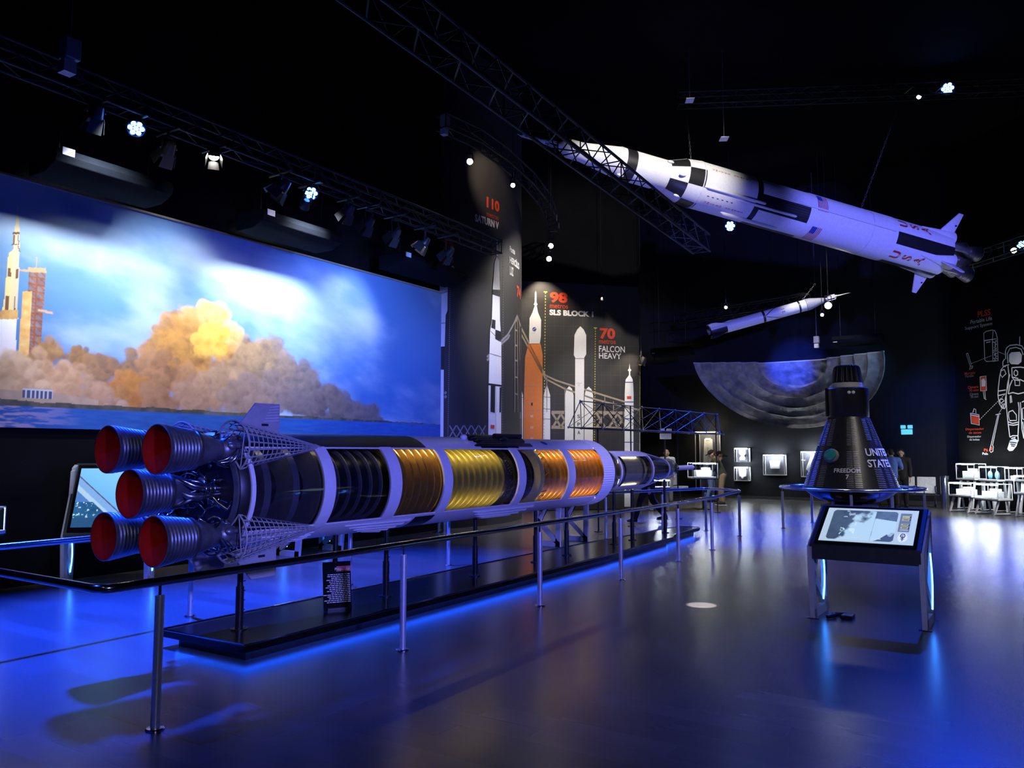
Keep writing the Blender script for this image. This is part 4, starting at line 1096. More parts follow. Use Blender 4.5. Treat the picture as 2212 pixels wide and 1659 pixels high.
def white_rocket():
    m = hang_frame(HT, HNn)
    t = thing('hanging_rocket', 'large white and black moon rocket model hanging nose up from the ceiling truss', 'rocket model', mat=m)
    r = .535; r3 = .352
    st = {k: hst(v) for k, v in dict(base=2036, usa0=2036, usa1=1914, it1=1862, lox1=1725, skirt1=1621, band=1610, s2a=1500, cone=1432, s4=1372, b0=1362, b1=1340, sla0=1332, sla1=1252, sm=1222, cm=1200, les=1172).items()}
    blk = lambda d, c0, w: abs((d - c0 + 180) % 360 - 180) < w
    def m1(x, a):
        d = math.degrees(a)
        if st['usa1'] > x and any(blk(d, c, 17) for c in (-14, 76, 166, -104)): return 1
        if st['lox1'] < x < st['skirt1'] and any(blk(d, c, 20) for c in (-4, 86, 176, -94)): return 1
        if x > st['skirt1']: return 1
        return 0
    xs = sorted({st['base'], st['usa1'], st['usa1'] - .001, st['it1'], st['it1'] + .001, st['lox1'], st['lox1'] - .001, st['skirt1'], st['skirt1'] + .001, st['band']})
    corr = lambda x, a, j: (.005 * (j % 2)) if (st['usa1'] <= x <= st['it1'] or st['lox1'] <= x <= st['skirt1']) else 0
    MB().lathe([(x, r) for x in xs], 144, fn=m1, rib=corr, cap0=True).build('first_stage', ['white_paint', 'black_paint'], t, smooth=25)
    MB().lathe([(st['band'], r), (st['s2a'], r)], 96, fn=lambda x, a: 0).build('second_stage', 'white_paint', t, smooth=50)
    def mc(x, a):
        d = math.degrees(a) % 90; half = x > (st['s2a'] + st['cone']) / 2 + .0
        return 1 if (d < 45) == half else 0
    xm = (st['s2a'] + st['cone']) / 2
    MB().lathe([(st['s2a'], r), (st['s2a'] + .05, r), (xm, (r + r3) / 2 + .05), (xm + .001, (r + r3) / 2 + .05), (st['cone'], r3)], 96, fn=mc, rib=lambda x, a, j: .004 * (j % 2)).build('interstage', ['white_paint', 'black_paint'], t, smooth=25)
    MB().lathe([(st['cone'], r3), (st['b0'], r3), (st['b1'], r3), (st['sla0'], r3)], 72, fn=lambda x, a: 1 if st['b0'] < x < st['b1'] else 0).build('third_stage', ['white_paint', 'black_paint'], t, smooth=50)
    MB().lathe([(st['sla0'], r3), (st['sla1'], .21), (st['sm'], .205)], 56).build('adapter', 'white_paint', t, smooth=30)
    MB().lathe([(st['sm'], .205), (st['cm'], .06), (st['cm'] + .02, .05)], 40).build('command_module', 'white_paint', t, smooth=30)
    b = MB()
    e0, e1, tip = st['cm'], st['les'], HL
    for k in range(4):
        a = k * PI / 2 + .4; b.tube([(e0, .08 * math.cos(a), .08 * math.sin(a)), (e1, .05 * math.cos(a), .05 * math.sin(a))], .009, 5)
        a2 = a + PI / 2; b.tube([(e0, .08 * math.cos(a), .08 * math.sin(a)), (e1, .05 * math.cos(a2), .05 * math.sin(a2))], .007, 5)
    b.build('escape_lattice', 'white_paint', t)
    MB().lathe([(e1 - .01, 0), (e1, .055), (e1 + .06, .055), (e1 + .08, .042), (tip - .12, .042), (tip - .08, .03), (tip, .004)], 20).build('escape_tower', 'white_paint', t, smooth=40)
    b = MB()
    for k in range(5): b.box((e1 + .2 + .12 * k, -.043, 0), (.06, .006, .02))
    b.build('tower_marking', 'black_print', t, smooth=0)
    # engines
    for (y, z) in ((-.27, .27), (-.27, -.27), (.27, .27), (.27, -.27), (0, 0)):
        mm = Matrix.Translation((0, y, z)); bb = st['base']
        q = [(0, .19)]
        for k in range(7): x0 = .015 + k * .042; rr = .19 - .011 * k; q += [(x0, rr + .006), (x0 + .02, rr + .006), (x0 + .028, rr - .004)]
        q += [(.34, .1), (.42, .075), (bb + .02, .08)]
        e = MB().lathe(q, 36, mat=mm).build('engine_nozzle', 'nozzle_tan', t, smooth=40)
        MB().lathe([(.0, .186), (.3, .09), (.32, 0)], 30, mat=mm).build('nozzle_lining', 'dark_tank', e, smooth=60)
    b = MB(); rnd = random.Random(2)
    for k in range(24):
        a = rnd.uniform(0, 2 * PI); p = [(st['base'] - rnd.uniform(.02, .16), .3 * math.cos(a) + rnd.uniform(-.1, .1), .3 * math.sin(a) + rnd.uniform(-.1, .1))]
        for i in range(3): p.append((p[-1][0] + rnd.uniform(-.06, .06), p[-1][1] + rnd.uniform(-.08, .08), p[-1][2] + rnd.uniform(-.08, .08)))
        b.tube(p, .014, 6)
    b.build('engine_pipework', 'gun_metal_light', t)
    # fairings and fins
    for k in range(4):
        a = R(-78 + 90 * k); out = Vector((0, -math.cos(a), math.sin(a))); tg = out.cross(Vector((1, 0, 0)))
        fm = Matrix((Vector((1, 0, 0)), tg, out)).transposed().to_4x4()
        b = MB(); n = 14; bs = st['base']
        ring = []
        for (x, rr, of) in ((bs - .1, .2, .42), (bs + .02, .2, .42), (bs + .85, .02, .53)):
            ring.append([(x, rr * math.cos(PI * i / n) , of - .0 + rr * math.sin(PI * i / n)) for i in range(n + 1)])
        for i in range(2): b.add(ring[i] + ring[i + 1], [(j, j + 1, j + 2 + n, j + 1 + n) for j in range(n)], mat=fm)
        fl = b.build('engine_fairing', 'white_paint', t, smooth=50)
        b = MB(); b.prism([(bs - .08, .5), (bs + .36, .5), (bs + .09, 1.08), (bs - .03, 1.08)], .03, mat=fm); fn = b.build('fin', 'white_paint', fl, smooth=0)
        b = MB(); b.prism([(bs - .03, .76), (bs + .02, .76), (bs + .02, .8), (bs - .03, .8)], .036, mat=fm); b.build('fin_marking', 'black_print', fn, smooth=0)
    def on(x, d, lift=.003, rr=r): a = R(d); return Vector((x, -(rr + lift) * math.cos(a), (rr + lift) * math.sin(a)))
    # lettering and flags (the letters stand upright when the rocket does)
    b = MB()
    for d0 in (31, -59):
        for i, ch in enumerate('USA'):
            x0 = st['usa1'] - .04 - i * .33
            put_text(b, ch, .33, lambda u, v, x0=x0, d0=d0: on(x0 - .24 + v, d0 - math.degrees(u / r)), 0, .03, 'CENTER')
    b.build('red_lettering', 'red_paint', t, smooth=0)
    b = MB()
    for d0 in (34, -52):
        L_ = st['skirt1'] + .95
        for w_i, wd in enumerate(('UNITED', 'STATES')):
            for i, ch in enumerate(wd):
                x0 = st['s2a'] - .12 - (i + w_i * 7) * .078
                put_text(b, ch, .075, lambda u, v, x0=x0, d0=d0: on(x0 - .06 + v, d0 - math.degrees(u / r)), 0, .025, 'CENTER')
    b.build('small_red_lettering', 'red_paint', t, smooth=0)
    for d0 in (42, -48):
        xf = st['lox1'] - .44; w = .26; h = .46; b = MB()
        def fq(x0, x1, v0, v1, mi, l=.004):
            n = 6; b.add([on(x0, d0 + math.degrees((v0 + (v1 - v0) * i / n) / r), l) for i in range(n + 1)] + [on(x1, d0 + math.degrees((v0 + (v1 - v0) * i / n) / r), l) for i in range(n + 1)], [(i, i + 1, i + 2 + n, i + 1 + n) for i in range(n)], mi)
        for i in range(13):
            fq(xf + w * i / 13, xf + w * (i + 1) / 13, -h / 2, h / 2, 0 if i % 2 == 0 else 1)
        fq(xf + w * 6 / 13, xf + w, -h / 2, -h * .1, 2, .006)
        b.build('flag', ['red_paint', 'white_print', 'blue_print'], t, smooth=0)
    b = MB()
    for k in range(6):
        x0 = st['s2a'] - .13 - k * .12; b.add([on(x0, 16), on(x0 - .05, 16), on(x0 - .05, 18), on(x0, 18)], [(0, 1, 2, 3)])
    b.build('vent_marks', 'black_print', t, smooth=0)
    # long cable tunnels, pods and seams
    b = MB()
    for (x0, x1, d, rr) in ((st['s2a'] - .03, st['skirt1'] - .12, -3, .035), (st['lox1'] + .5, st['usa1'] + .05, -28, .022), (st['skirt1'] + .5, st['lox1'] + .3, 6, .03), (st['skirt1'] + .75, st['lox1'] + .55, 52, .045)):
        x0, x1 = max(x0, x1), min(x0, x1); b.tube([on(x0 + .04, d, -.01), on(x0 - .04, d, rr * .5), on(x1 + .05, d, rr * .5), on(x1, d, -.01)], [rr * .4, rr, rr, rr * .4], 10)
    b.build('cable_tunnel', 'white_paint', t, smooth=60)
    b = MB()
    for (x, d, rr) in ((st['cone'] - .3, 46, .44), (st['cone'] - .22, -16, .45), (st['cone'] + .03, -62, r3), (st['b1'] + .05, 40, r3)):
        b.sphere(on(x, d, .02, rr), (.085, .035, .035), 12, 8)
    b.build('ullage_pods', 'white_paint', t, smooth=60)
    for x in (st['it1'], st['s2a'] + .04, st['sla0']):
        rr = r if x < st['s2a'] + .1 else r3
        MB().lathe([(x - .012, rr), (x - .012, rr + .006), (x + .012, rr + .006), (x + .012, rr)], 72).build('seam_ring', 'plate_white', t, smooth=20)
    return t, m, st
_hr, HM, HST = white_rocket()
def chain(name, label, p, q, rad=.012):
    t = MB(); n = max(6, int((Vector(q) - Vector(p)).length / .12)); p, q = Vector(p), Vector(q); d = (q - p).normalized(); u = d.orthogonal().normalized(); w = d.cross(u)
    for i in range(n):
        a = p.lerp(q, i / n); b = p.lerp(q, (i + .92) / n); s_ = u if i % 2 else w
        t.tube([a, a.lerp(b, .3) + s_ * rad * 1.6, a.lerp(b, .7) + s_ * rad * 1.6, b, a.lerp(b, .7) - s_ * rad * 1.6, a.lerp(b, .3) - s_ * rad * 1.6], rad * .5, 5, closed=True)
    o = t.build(name, 'truss_chain', smooth=60); tag(o, label, 'chain', 'chains holding the hanging rockets'); return o
mk('truss_chain', (0.16, 0.15, 0.16), 0.5, 0.4)
_p1 = HM @ Vector((HST['s2a'] - .15, -.1, .53)); _p2 = HM @ Vector((HST['it1'] + .1, .1, .53))
chain('suspension_chain', 'thin chain from the ceiling truss down to the middle of the hanging rocket', _p1, (aD(1481, 212, 19.4).x, aD(1481, 212, 19.4).y, aD(1481, 212, 19.4).z))
_q = aD(1952, 200, 19.1); chain('suspension_chain', 'long chain running up from the flagged tank of the hanging rocket', _p2, _q)

# ================================================================== SMALL HANGING ROCKET
def small_rocket():
    tail, nose = aD(1536, 716, 24.0), aD(1838, 632, 23.4); m = hang_frame(tail, nose); L = (nose - tail).length
    t = thing('small_hanging_rocket', 'slim white rocket model with black bands hanging before the crater relief', 'rocket model', mat=m)
    def at(px):
        return L * (px - 1536) / (1838 - 1536)
    r = .172
    MB().lathe([(0, r * .98), (at(1570), r * .98), (at(1571), r)], 40, fn=lambda x, a: 1 if math.degrees(a) < 12 and x < at(1570) else 0).build('tail_section', ['white_paint', 'black_paint'], t, smooth=50)
    def mb_(x, a):
        return 1 if at(1648) < x < at(1653) or at(1725) < x < at(1729) else 0
    MB().lathe([(x, r) for x in (at(1571), at(1648), at(1653), at(1725), at(1729), at(1741))], 48, fn=mb_).build('body', ['white_paint', 'black_paint'], t, smooth=50)
    MB().lathe([(at(1741), r), (at(1742), r + .012), (at(1752), r), (at(1781), .07), (at(1783), .06)], 36).build('capsule', 'grey_paint', t, smooth=30)
    MB().lathe([(at(1781), .068), (at(1781), .075), (at(1784), .075), (at(1784), .06)], 24).build('capsule_ring', 'black_paint', t, smooth=30)
    MB().lathe([(at(1783), .05), (at(1788), .05)], 20).build('neck', 'grey_paint', t)
    b = MB(); b.box((at(1796), -.02, .04), (at(1803) - at(1788), .09, .11)); b.build('escape_box', 'white_paint', t, smooth=0)
    b = MB()
    for y in (-.05, .05):
        for z in (-.06,): b.tube([(at(1787), y, z), (at(1804), y, z), (at(1806), y, .02)], .01, 6)
    b.build('escape_frame', 'white_paint', t)
    MB().tube([(at(1804), 0, .03), (at(1812), 0, .015), (at(1826), 0, .01), (L, 0, 0)], [.035, .02, .012, .004], 12).build('needle', 'white_paint', t)
    def on(x, d, l=.003): return Vector((x, -(r + l) * math.cos(R(d)), (r + l) * math.sin(R(d))))
    b = MB()
    for (x0, d0, x1, d1) in ((at(1653), 4, at(1678), 75), (at(1653), -4, at(1690), -72), (at(1653), 100, at(1670), 75), (at(1653), -110, at(1668), -75)):
        n = 10
        b.add([on(x0 + (x1 - x0) * i / n - .012, d0 + (d1 - d0) * i / n) for i in range(n + 1)] + [on(x0 + (x1 - x0) * i / n + .035, d0 + (d1 - d0) * i / n) for i in range(n + 1)], [(i, i + 1, i + n + 2, i + n + 1) for i in range(n)])
    for i, ch in enumerate('JE'):
        put_text(b, ch, .125, lambda u, v, i=i: on(at(1692) - .05 + v + i * .0, 26 - i * 32 - math.degrees(u / r)), 0, .008, 'CENTER')
    b.build('black_marking', 'black_print', t, smooth=0)
    for k in range(4):
        a = R(45 + 90 * k); fm = Matrix((Vector((1, 0, 0)), Vector((0, math.sin(a), math.cos(a))), Vector((0, -math.cos(a), math.sin(a))))).transposed().to_4x4()
        MB().prism([(0, r * .9), (at(1572), r * .9), (at(1548), r + .13), (at(1538), r + .15), (0 - .06, r + .13)], .02, mat=fm).build('fin', 'black_paint' if k in (2, 3) else 'white_paint', t, smooth=0)
    b = MB().lathe([(-.1, .09), (0, .06), (.02, .0)], 20); b.build('engine_nozzle', 'gun_metal', t)
    p = m @ Vector((at(1738), 0, r)); chain('suspension_chain', 'short chain slanting up from the capsule end of the small rocket', p, aD(1762, 612, 23.9), .014)
    chain('suspension_chain', 'short chain rising from the tail of the small rocket', m @ Vector((at(1590), 0, r)), aD(1574, 664, 24.4), .01)
small_rocket()

# ================================================================== PRINTED WALLS
def fit_text(mb, txt, box, proj, fn, mi=0, bold=0.0):
    """letters filling the box (left, top, right, bottom) seen in the photograph, laid on the wall"""
    x0, y0, x1, y1 = box; v, f = text2d(txt, 1.0, bold)
    us = [p[0] for p in v]; vs_ = [p[1] for p in v]; a, b = min(us), max(us); c, d = min(vs_), max(vs_)
    u0, vt = proj(x0, y0); _, vb = proj(x0, y1); u1, _ = proj(x1, (y0 + y1) / 2)
    mb.add([fn(u0 + (u1 - u0) * (p[0] - a) / (b - a), vb + (vt - vb) * (p[1] - c) / (d - c)) for p in v], f, mi)
def z7(x, y): return 920 + x / 2.764, 380 + y / 2.764
def z4(x, y): return 2040 + x / 3.32, 640 + y / 3.32
PRN = ['white_print', 'red_print', 'orange_print', 'black_print', 'blue_print', 'yellow_print', 'bridge_print', 'grey_print', 'grid_print']
WH, RD, OR, BK, BL, YE, BR, GR, GD = range(9)

class Sheet:
    """one printed drawing laid flat on a wall"""
    def __init__(s, proj, fn, zz): s.mb = MB(); s.p = proj; s.f = fn; s.zz = zz
    def q(s, x, y): return s.p(*s.zz(x, y))
    def fill(s, pts, mi, lift=None):
        poly(s.mb, [s.q(*p) for p in pts], (lambda u, v: s.f(u, v, lift)) if lift else s.f, mi); return s
    def strokes(s, lines, w, mi, lift=None):
        fn = (lambda u, v: s.f(u, v, lift)) if lift else s.f
        for l in lines:
            P = [s.q(*p) for p in l]
            k = s.uscale
            ribbon(s.mb, [(u * k, v) for u, v in P], w, lambda u, v: fn(u / k, v), mi)
        return s
    uscale = 1.0
    def text(s, txt, box, mi, bold=.01, lift=None):
        a = s.zz(box[0], box[1]); b = s.zz(box[2], box[3])
        fit_text(s.mb, txt, (*a, *b), s.p, (lambda u, v: s.f(u, v, lift)) if lift else s.f, mi, bold); return s
    def done(s, name, par):
        o = s.mb.build(name, PRN, None, smooth=0); o.parent = par; o.matrix_parent_inverse = par.matrix_basis.inverted(); return o
def flat_sheet(): return Sheet(on_sw, lambda u, v, l=.012: sw(u, v, l), z7)
def curv_sheet():
    s = Sheet(on_cw, lambda u, v, l=.008: cw(u, v, l), z7); s.uscale = CR; return s

# ---- flat wall
_c = sw(SLEN / 2, 0, .01)
gw = thing('wall_graphic', 'dark wall print with an orange launcher and white launchers drawn to scale', 'wall print', (_c.x, _c.y, 0))
_pm = MB(); _pm.add([sw(.02, .02, .004), sw(SLEN - .02, .02, .004), sw(SLEN - .02, 6.45, .004), sw(.02, 6.45, .004)], [(0, 1, 2, 3)]); _po = _pm.build('printed_panel', 'panel_print', None, smooth=0, solid=.004); _po.parent = gw; _po.matrix_parent_inverse = gw.matrix_basis.inverted()
s = flat_sheet()
s.fill([(582, 1960), (583, 1400), (592, 1085), (612, 1003), (685, 1003), (697, 1068), (692, 1960)], OR, .012)
s.fill([(656, 688), (650, 700), (649, 755), (643, 768), (650, 773), (636, 815), (619, 850), (616, 960), (618, 1001), (680, 1001), (686, 960), (688, 860), (669, 815), (661, 773), (667, 768), (660, 755), (660, 700)], WH, .014)
for x in (622, 660): s.fill([(x, 1080), (x - 6, 1120), (x - 4, 1300), (x + 4, 1300), (x + 6, 1120)], WH, .013) if False else None
s.fill([(722, 1243), (703, 1310), (694, 1960), (742, 1960), (742, 1310)], WH, .012).fill([(560, 1240), (545, 1310), (540, 1960), (580, 1960), (580, 1312)], WH, .012)
s.strokes([[(703, 1320), (742, 1322)], [(698, 1390), (742, 1392)], [(696, 1450), (742, 1452)], [(560, 1322), (580, 1322)]], .012, BK, .016)
s.strokes([[(592, 1085), (696, 1075)], [(587, 1255), (694, 1255)], [(585, 1400), (693, 1400)]], .008, BR, .016)
s.fill([(628, 1355), (637, 1353), (637, 1372), (628, 1372)], BK, .016)
for y in (1428, 1495, 1562): s.strokes([[(628, y), (628, y + 14)], [(637, y), (637, y + 14)]], .014, WH, .016)
s.fill([(647 + 12 * math.cos(k * PI / 8), 915 + 12 * math.sin(k * PI / 8)) for k in range(16)], BL, .018).strokes([[(636, 920), (658, 908)]], .012, WH, .045).done('orange_launcher', gw)
s = flat_sheet()
s.fill([(922, 898), (903, 918), (887, 950), (883, 1070), (891, 1085), (888, 1960), (942, 1960), (945, 1085), (957, 1065), (957, 950), (942, 918)], WH, .014)
s.fill([(855, 1255), (838, 1275), (831, 1310), (826, 1960), (880, 1960), (882, 1310), (872, 1270)], WH).fill([(972, 1258), (955, 1275), (947, 1310), (943, 1960), (995, 1960), (998, 1310), (989, 1275)], WH)
s.strokes([[(891, 1090), (944, 1090)], [(884, 1300), (886, 1960)], [(944, 1300), (942, 1960)]], .012, BK, .016)
for i, ch in enumerate('SPA'): s.text(ch, (904, 1425 + 48 * i, 921, 1446 + 48 * i), BK, .01, .018)
s.strokes([[(900, 1240), (912, 1232), (912, 1256)], [(918, 1240), (930, 1236)]], .01, GR, .018)
s.done('white_triple_launcher', gw)
s = flat_sheet()
s.fill([(1216, 1120), (1212, 1150), (1205, 1160), (1212, 1168), (1212, 1190), (1193, 1215), (1190, 1235), (1187, 1300), (1185, 1975), (1237, 1975), (1240, 1300), (1237, 1235), (1234, 1215), (1220, 1190), (1220, 1168), (1227, 1160), (1219, 1150)], WH)
s.fill([(1200, 1315), (1226, 1315), (1226, 1332), (1200, 1332)], RD, .016)
s.strokes([[(1190, 1232), (1237, 1232)], [(1186, 1590), (1237, 1590)], [(1187, 1350), (1240, 1350)], [(1187, 1450), (1239, 1450)]], .025, BL, .016).done('slim_white_launcher', gw)
s = flat_sheet()
for (a, b) in (((714, 695), (700, 1960)), ((1012, 910), (1003, 1960)), ((1279, 1130), (1276, 1650))):
    n = 70
    for k in range(n):
        f = k / n; g = (k + .45) / n
        s.strokes([[(a[0] + (b[0] - a[0]) * f, a[1] + (b[1] - a[1]) * f), (a[0] + (b[0] - a[0]) * g, a[1] + (b[1] - a[1]) * g)]], .024, YE if k < n * .72 else WH)
    s.strokes([[(a[0] - 10, a[1] - 3), (a[0] + 10, a[1] - 2)]], .03, YE)
s.done('height_ruler', gw)
s = flat_sheet()
s.strokes([[(560, 890), (712, 1190), (780, 1222), (885, 1256), (1003, 1292), (1100, 1322), (1186, 1348)], [(560, 930), (715, 1212), (830, 1272), (1005, 1332), (1110, 1360), (1276, 1398)]], .05, BR)
for (x, y0) in ((722, 1200), (830, 1262), (1068, 1315), (1120, 1345)): s.strokes([[(x, y0), (x, 1410)]], .025, GR)
for x in (752, 800, 1015, 1090, 1140): s.strokes([[(x, 1412), (x + 60, 1508)], [(x + 60, 1412), (x, 1508)]], .06, BR, .01)
s.strokes([[(750, 1412), (826, 1412)], [(750, 1500), (826, 1502)], [(1000, 1412), (1186, 1416)], [(1000, 1505), (1186, 1508)]], .09, BR, .009)
s.done('bridge_drawing', gw)
s = flat_sheet()
for x in range(600, 1280, 56): s.strokes([[(x, 700), (x, 1640)]], .01, GD, .007)
for y in range(720, 1640, 58): s.strokes([[(575, y), (1276, y + 8)]], .01, GD, .007)
s.done('grid_lines', gw)
s = flat_sheet()
s.text('98', (740, 692, 846, 756), RD, .04).text('metros', (740, 764, 848, 789), RD, .004).text('SLS BLOCK 1', (738, 797, 1000, 831), WH, .05)
s.text('70', (1038, 907, 1130, 972), RD, .04).text('metros', (1033, 977, 1133, 1001), RD, .004).text('FALCON', (1033, 1013, 1188, 1050), WH, .012).text('HEAVY', (1033, 1056, 1166, 1090), WH, .012)
s.done('lettering', gw)
# ---- curved wall
_c = cw(R(0), 0, .01)
gc = thing('curved_wall_graphic', 'curved dark wall print with the tallest white launcher and a suspension bridge', 'wall print', (_c.x, _c.y, 0))
s = curv_sheet()
for pts, mi, l in (([(424, 360), (420, 440), (421, 478), (429, 478), (429, 440)], WH, .01), ([(422, 484), (410, 512), (409, 525), (436, 525), (435, 505)], WH, .01), ([(409, 520), (398, 678), (441, 680), (435, 520)], WH, .01),
                   ([(398, 678), (397, 708), (440, 722), (441, 690)], BK, .014), ([(397, 706), (393, 860), (382, 925), (374, 1240), (450, 1252), (449, 985), (441, 860), (440, 722)], WH, .01),
                   ([(394, 856), (388, 905), (412, 915), (414, 862)], BK, .014), ([(414, 918), (413, 972), (448, 992), (446, 930)], BK, .014), ([(373, 1250), (369, 1960), (447, 1960), (449, 1258)], WH, .01),
                   ([(386, 1252), (384, 1408), (410, 1414), (412, 1254)], BK, .014), ([(439, 1262), (437, 1412), (446, 1412), (448, 1262)], BK, .014), ([(385, 1486), (384, 1508), (407, 1510), (408, 1488)], RD, .014), ([(374, 1238), (374, 1250), (449, 1258), (450, 1248)], BK, .014)):
    s.fill(pts, mi, l)
s.strokes([[(383, 925), (448, 990)], [(378, 1060), (450, 1080)], [(416, 1255), (412, 1960)]], .012, GR, .016).done('tall_white_launcher', gc)
s = curv_sheet()
s.fill([(60, 640), (92, 638), (126, 632), (130, 660), (128, 805), (117, 832), (112, 1018), (60, 1020)], WH).fill([(60, 1020), (112, 1019), (108, 1155), (60, 1157)], BK, .01).fill([(60, 1158), (106, 1157), (102, 1960), (60, 1960)], WH)
s.strokes([[(84, 705), (128, 690)], [(88, 880), (116, 878)]], .02, GR, .014).done('white_launcher', gc)
s = curv_sheet()
s.strokes([[(110, 1300), (375, 1072), (450, 985), (487, 950), (520, 890), (545, 830)], [(110, 1324), (375, 1092), (450, 1003), (490, 968), (545, 850)]], .055, GR)
s.strokes([[(532, 860), (530, 1410)], [(545, 835), (548, 1410)], [(556, 870), (560, 1100)], [(545, 835), (566, 900)]], .05, BR)
for y in (920, 1010, 1100, 1200, 1300): s.strokes([[(531, y), (547, y + 5)]], .04, BR)
s.fill([(100, 1416), (565, 1410), (565, 1450), (100, 1456)], WH, .007).fill([(100, 1460), (565, 1455), (565, 1600), (100, 1600)], BR, .006)
for x in range(140, 360, 44): s.strokes([[(x, 1490), (x + 40, 1560)], [(x + 40, 1490), (x, 1560)]], .03, GR, .009)
s.done('bridge_drawing', gc)
s = curv_sheet()
for (a, b) in (((462, 385), (456, 1600)), ((145, 620), (130, 1600))):
    n = 80
    for k in range(n):
        f = k / n; g = (k + .45) / n
        s.strokes([[(a[0] + (b[0] - a[0]) * f, a[1] + (b[1] - a[1]) * f), (a[0] + (b[0] - a[0]) * g, a[1] + (b[1] - a[1]) * g)]], .02, GR)
s.done('height_ruler', gc)
s = curv_sheet()
s.text('110', (362, 122, 438, 188), RD, .04).text('metros', (362, 214, 432, 240), RD, .004).text('SATURN V', (292, 226, 434, 272), WH, .045)
s.text('70', (96, 375, 166, 455), RD, .04).text('metros', (60, 478, 168, 506), RD, .004).text('FALCON 9', (0, 515, 168, 552), WH, .012)
s.text('Ponte', (499, 415, 531, 452), WH, .045).text('HERCÍLIO', (499, 470, 556, 520), WH, .05).text('LUZ', (499, 536, 522, 590), WH, .05).text('74', (541, 650, 564, 720), RD, .04)
s.done('lettering', gc)
# ---- angled right wall
def on_rw(x, y):
    p = aP(x, y, RW0 + RWN * .01, RWN) - RW0; return p.dot(RWD), p.z
ga = thing('astronaut_graphic', 'black wall print with a white outline astronaut and labelled tools', 'wall print', (rw(1.5, 0, .01).x, rw(1.5, 0, .01).y, 0))
def rs(): return Sheet(on_rw, lambda u, v, l=.012: rw(u, v, l), z4)
s = rs()
A_ = [[(440, 450), (438, 395), (446, 370), (470, 352), (520, 347), (556, 356), (571, 380)], [(456, 480), (452, 410), (470, 375), (515, 366), (552, 380), (566, 420)], [(540, 348), (541, 288)], [(432, 450), (420, 470), (420, 500), (440, 505)],
      [(465, 490), (430, 500), (408, 525), (397, 575), (388, 650), (385, 712), (394, 768), (412, 800), (432, 806), (440, 790), (437, 740), (446, 690), (460, 640), (463, 560), (456, 500)],
      [(405, 535), (430, 525), (442, 555), (415, 582), (402, 560), (405, 535)], [(388, 680), (440, 672)], [(388, 712), (438, 700)], [(396, 745), (415, 735), (428, 750), (405, 768), (396, 745)], [(412, 800), (416, 770)], [(424, 804), (428, 768)],
      [(484, 512), (486, 580), (500, 600), (545, 598), (571, 610)], [(484, 512), (545, 508), (571, 512)], [(500, 540), (512, 528), (526, 540), (526, 562), (512, 572), (500, 560), (500, 540)], [(470, 560), (455, 620), (446, 690)], [(488, 600), (470, 640), (458, 700)],
      [(505, 600), (540, 605), (540, 640), (508, 640), (505, 600)], [(460, 700), (490, 690), (530, 700), (571, 690)], [(478, 710), (484, 760), (474, 765), (472, 712)], [(490, 580), (530, 590)],
      [(444, 700), (446, 800), (456, 900), (470, 1010)], [(530, 760), (536, 800), (534, 900), (528, 1000), (530, 1040)], [(462, 830), (490, 818), (516, 850), (518, 890), (470, 892), (460, 860), (462, 830)], [(456, 900), (490, 912), (530, 902)], [(460, 920), (495, 925), (532, 918)],
      [(545, 760), (552, 850), (556, 950), (571, 1020)], [(470, 1010), (490, 1000), (528, 1000)], [(480, 1020), (510, 1012)], [(478, 1035), (515, 1030)], [(556, 760), (571, 752)], [(571, 800), (558, 806), (562, 880), (571, 884)],
      [(562, 900), (575, 1010)], [(600, 520), (640, 600), (650, 700), (640, 790), (610, 800)], [(600, 700), (606, 900), (590, 1010)]]
s.strokes(A_, .028, WH)
s.fill([(465, 418), (480, 402), (540, 398), (556, 420), (553, 470), (530, 489), (480, 487), (464, 470)], WH).fill([(470, 1035), (458, 1075), (452, 1095), (466, 1110), (490, 1108), (518, 1075), (530, 1035), (505, 1020)], WH)
s.strokes([[(470, 1046), (520, 1052)], [(474, 1060), (512, 1066)], [(480, 1072), (505, 1078)]], .03, BK, .016)
s.done('astronaut_outline', ga)
s = rs()
s.strokes([[(283, 265), (300, 252), (340, 243), (362, 246), (372, 268), (380, 300), (386, 462), (302, 468), (290, 455), (283, 265)], [(285, 318), (345, 308), (350, 250)], [(345, 310), (348, 464)], [(300, 332), (330, 326)], [(286, 320), (372, 305)]], .022, WH)
rnd = random.Random(6)
s.strokes([[(rnd.uniform(348, 380), y), (rnd.uniform(348, 382), y + 8), (rnd.uniform(348, 382), y + 3)] for y in range(315, 460, 9)], .018, WH)
s.strokes([[(157, 412), (186, 500)], [(168, 408), (194, 490)], [(157, 412), (168, 408)], [(186, 500), (205, 500), (203, 512), (178, 526), (186, 500)]], .02, WH).fill([(186, 508), (203, 502), (190, 518)], RD)
s.fill([(258, 580), (300, 572), (303, 675), (263, 679)], RD).fill([(266, 600), (285, 588), (296, 610), (294, 645), (268, 648)], WH, .016).strokes([[(257, 578), (300, 571), (304, 676), (262, 680), (257, 578)], [(280, 680), (288, 735), (296, 732), (292, 678)], [(292, 735), (302, 742)]], .02, WH, .018)
s.fill([(192, 850), (246, 856), (248, 918), (196, 908)], RD).strokes([[(188, 838), (250, 850), (252, 924), (194, 912), (188, 838)], [(205, 834), (214, 805), (226, 812), (228, 840)], [(190, 850), (250, 862)]], .02, WH, .016)
s.strokes([[(368, 850), (404, 842)], [(384, 850), (334, 1070)], [(392, 850), (346, 1068)], [(334, 1070), (324, 1105), (334, 1120), (348, 1112), (352, 1080), (346, 1068)]], .02, WH).fill([(334, 1078), (330, 1105), (342, 1105), (346, 1082)], RD, .016)
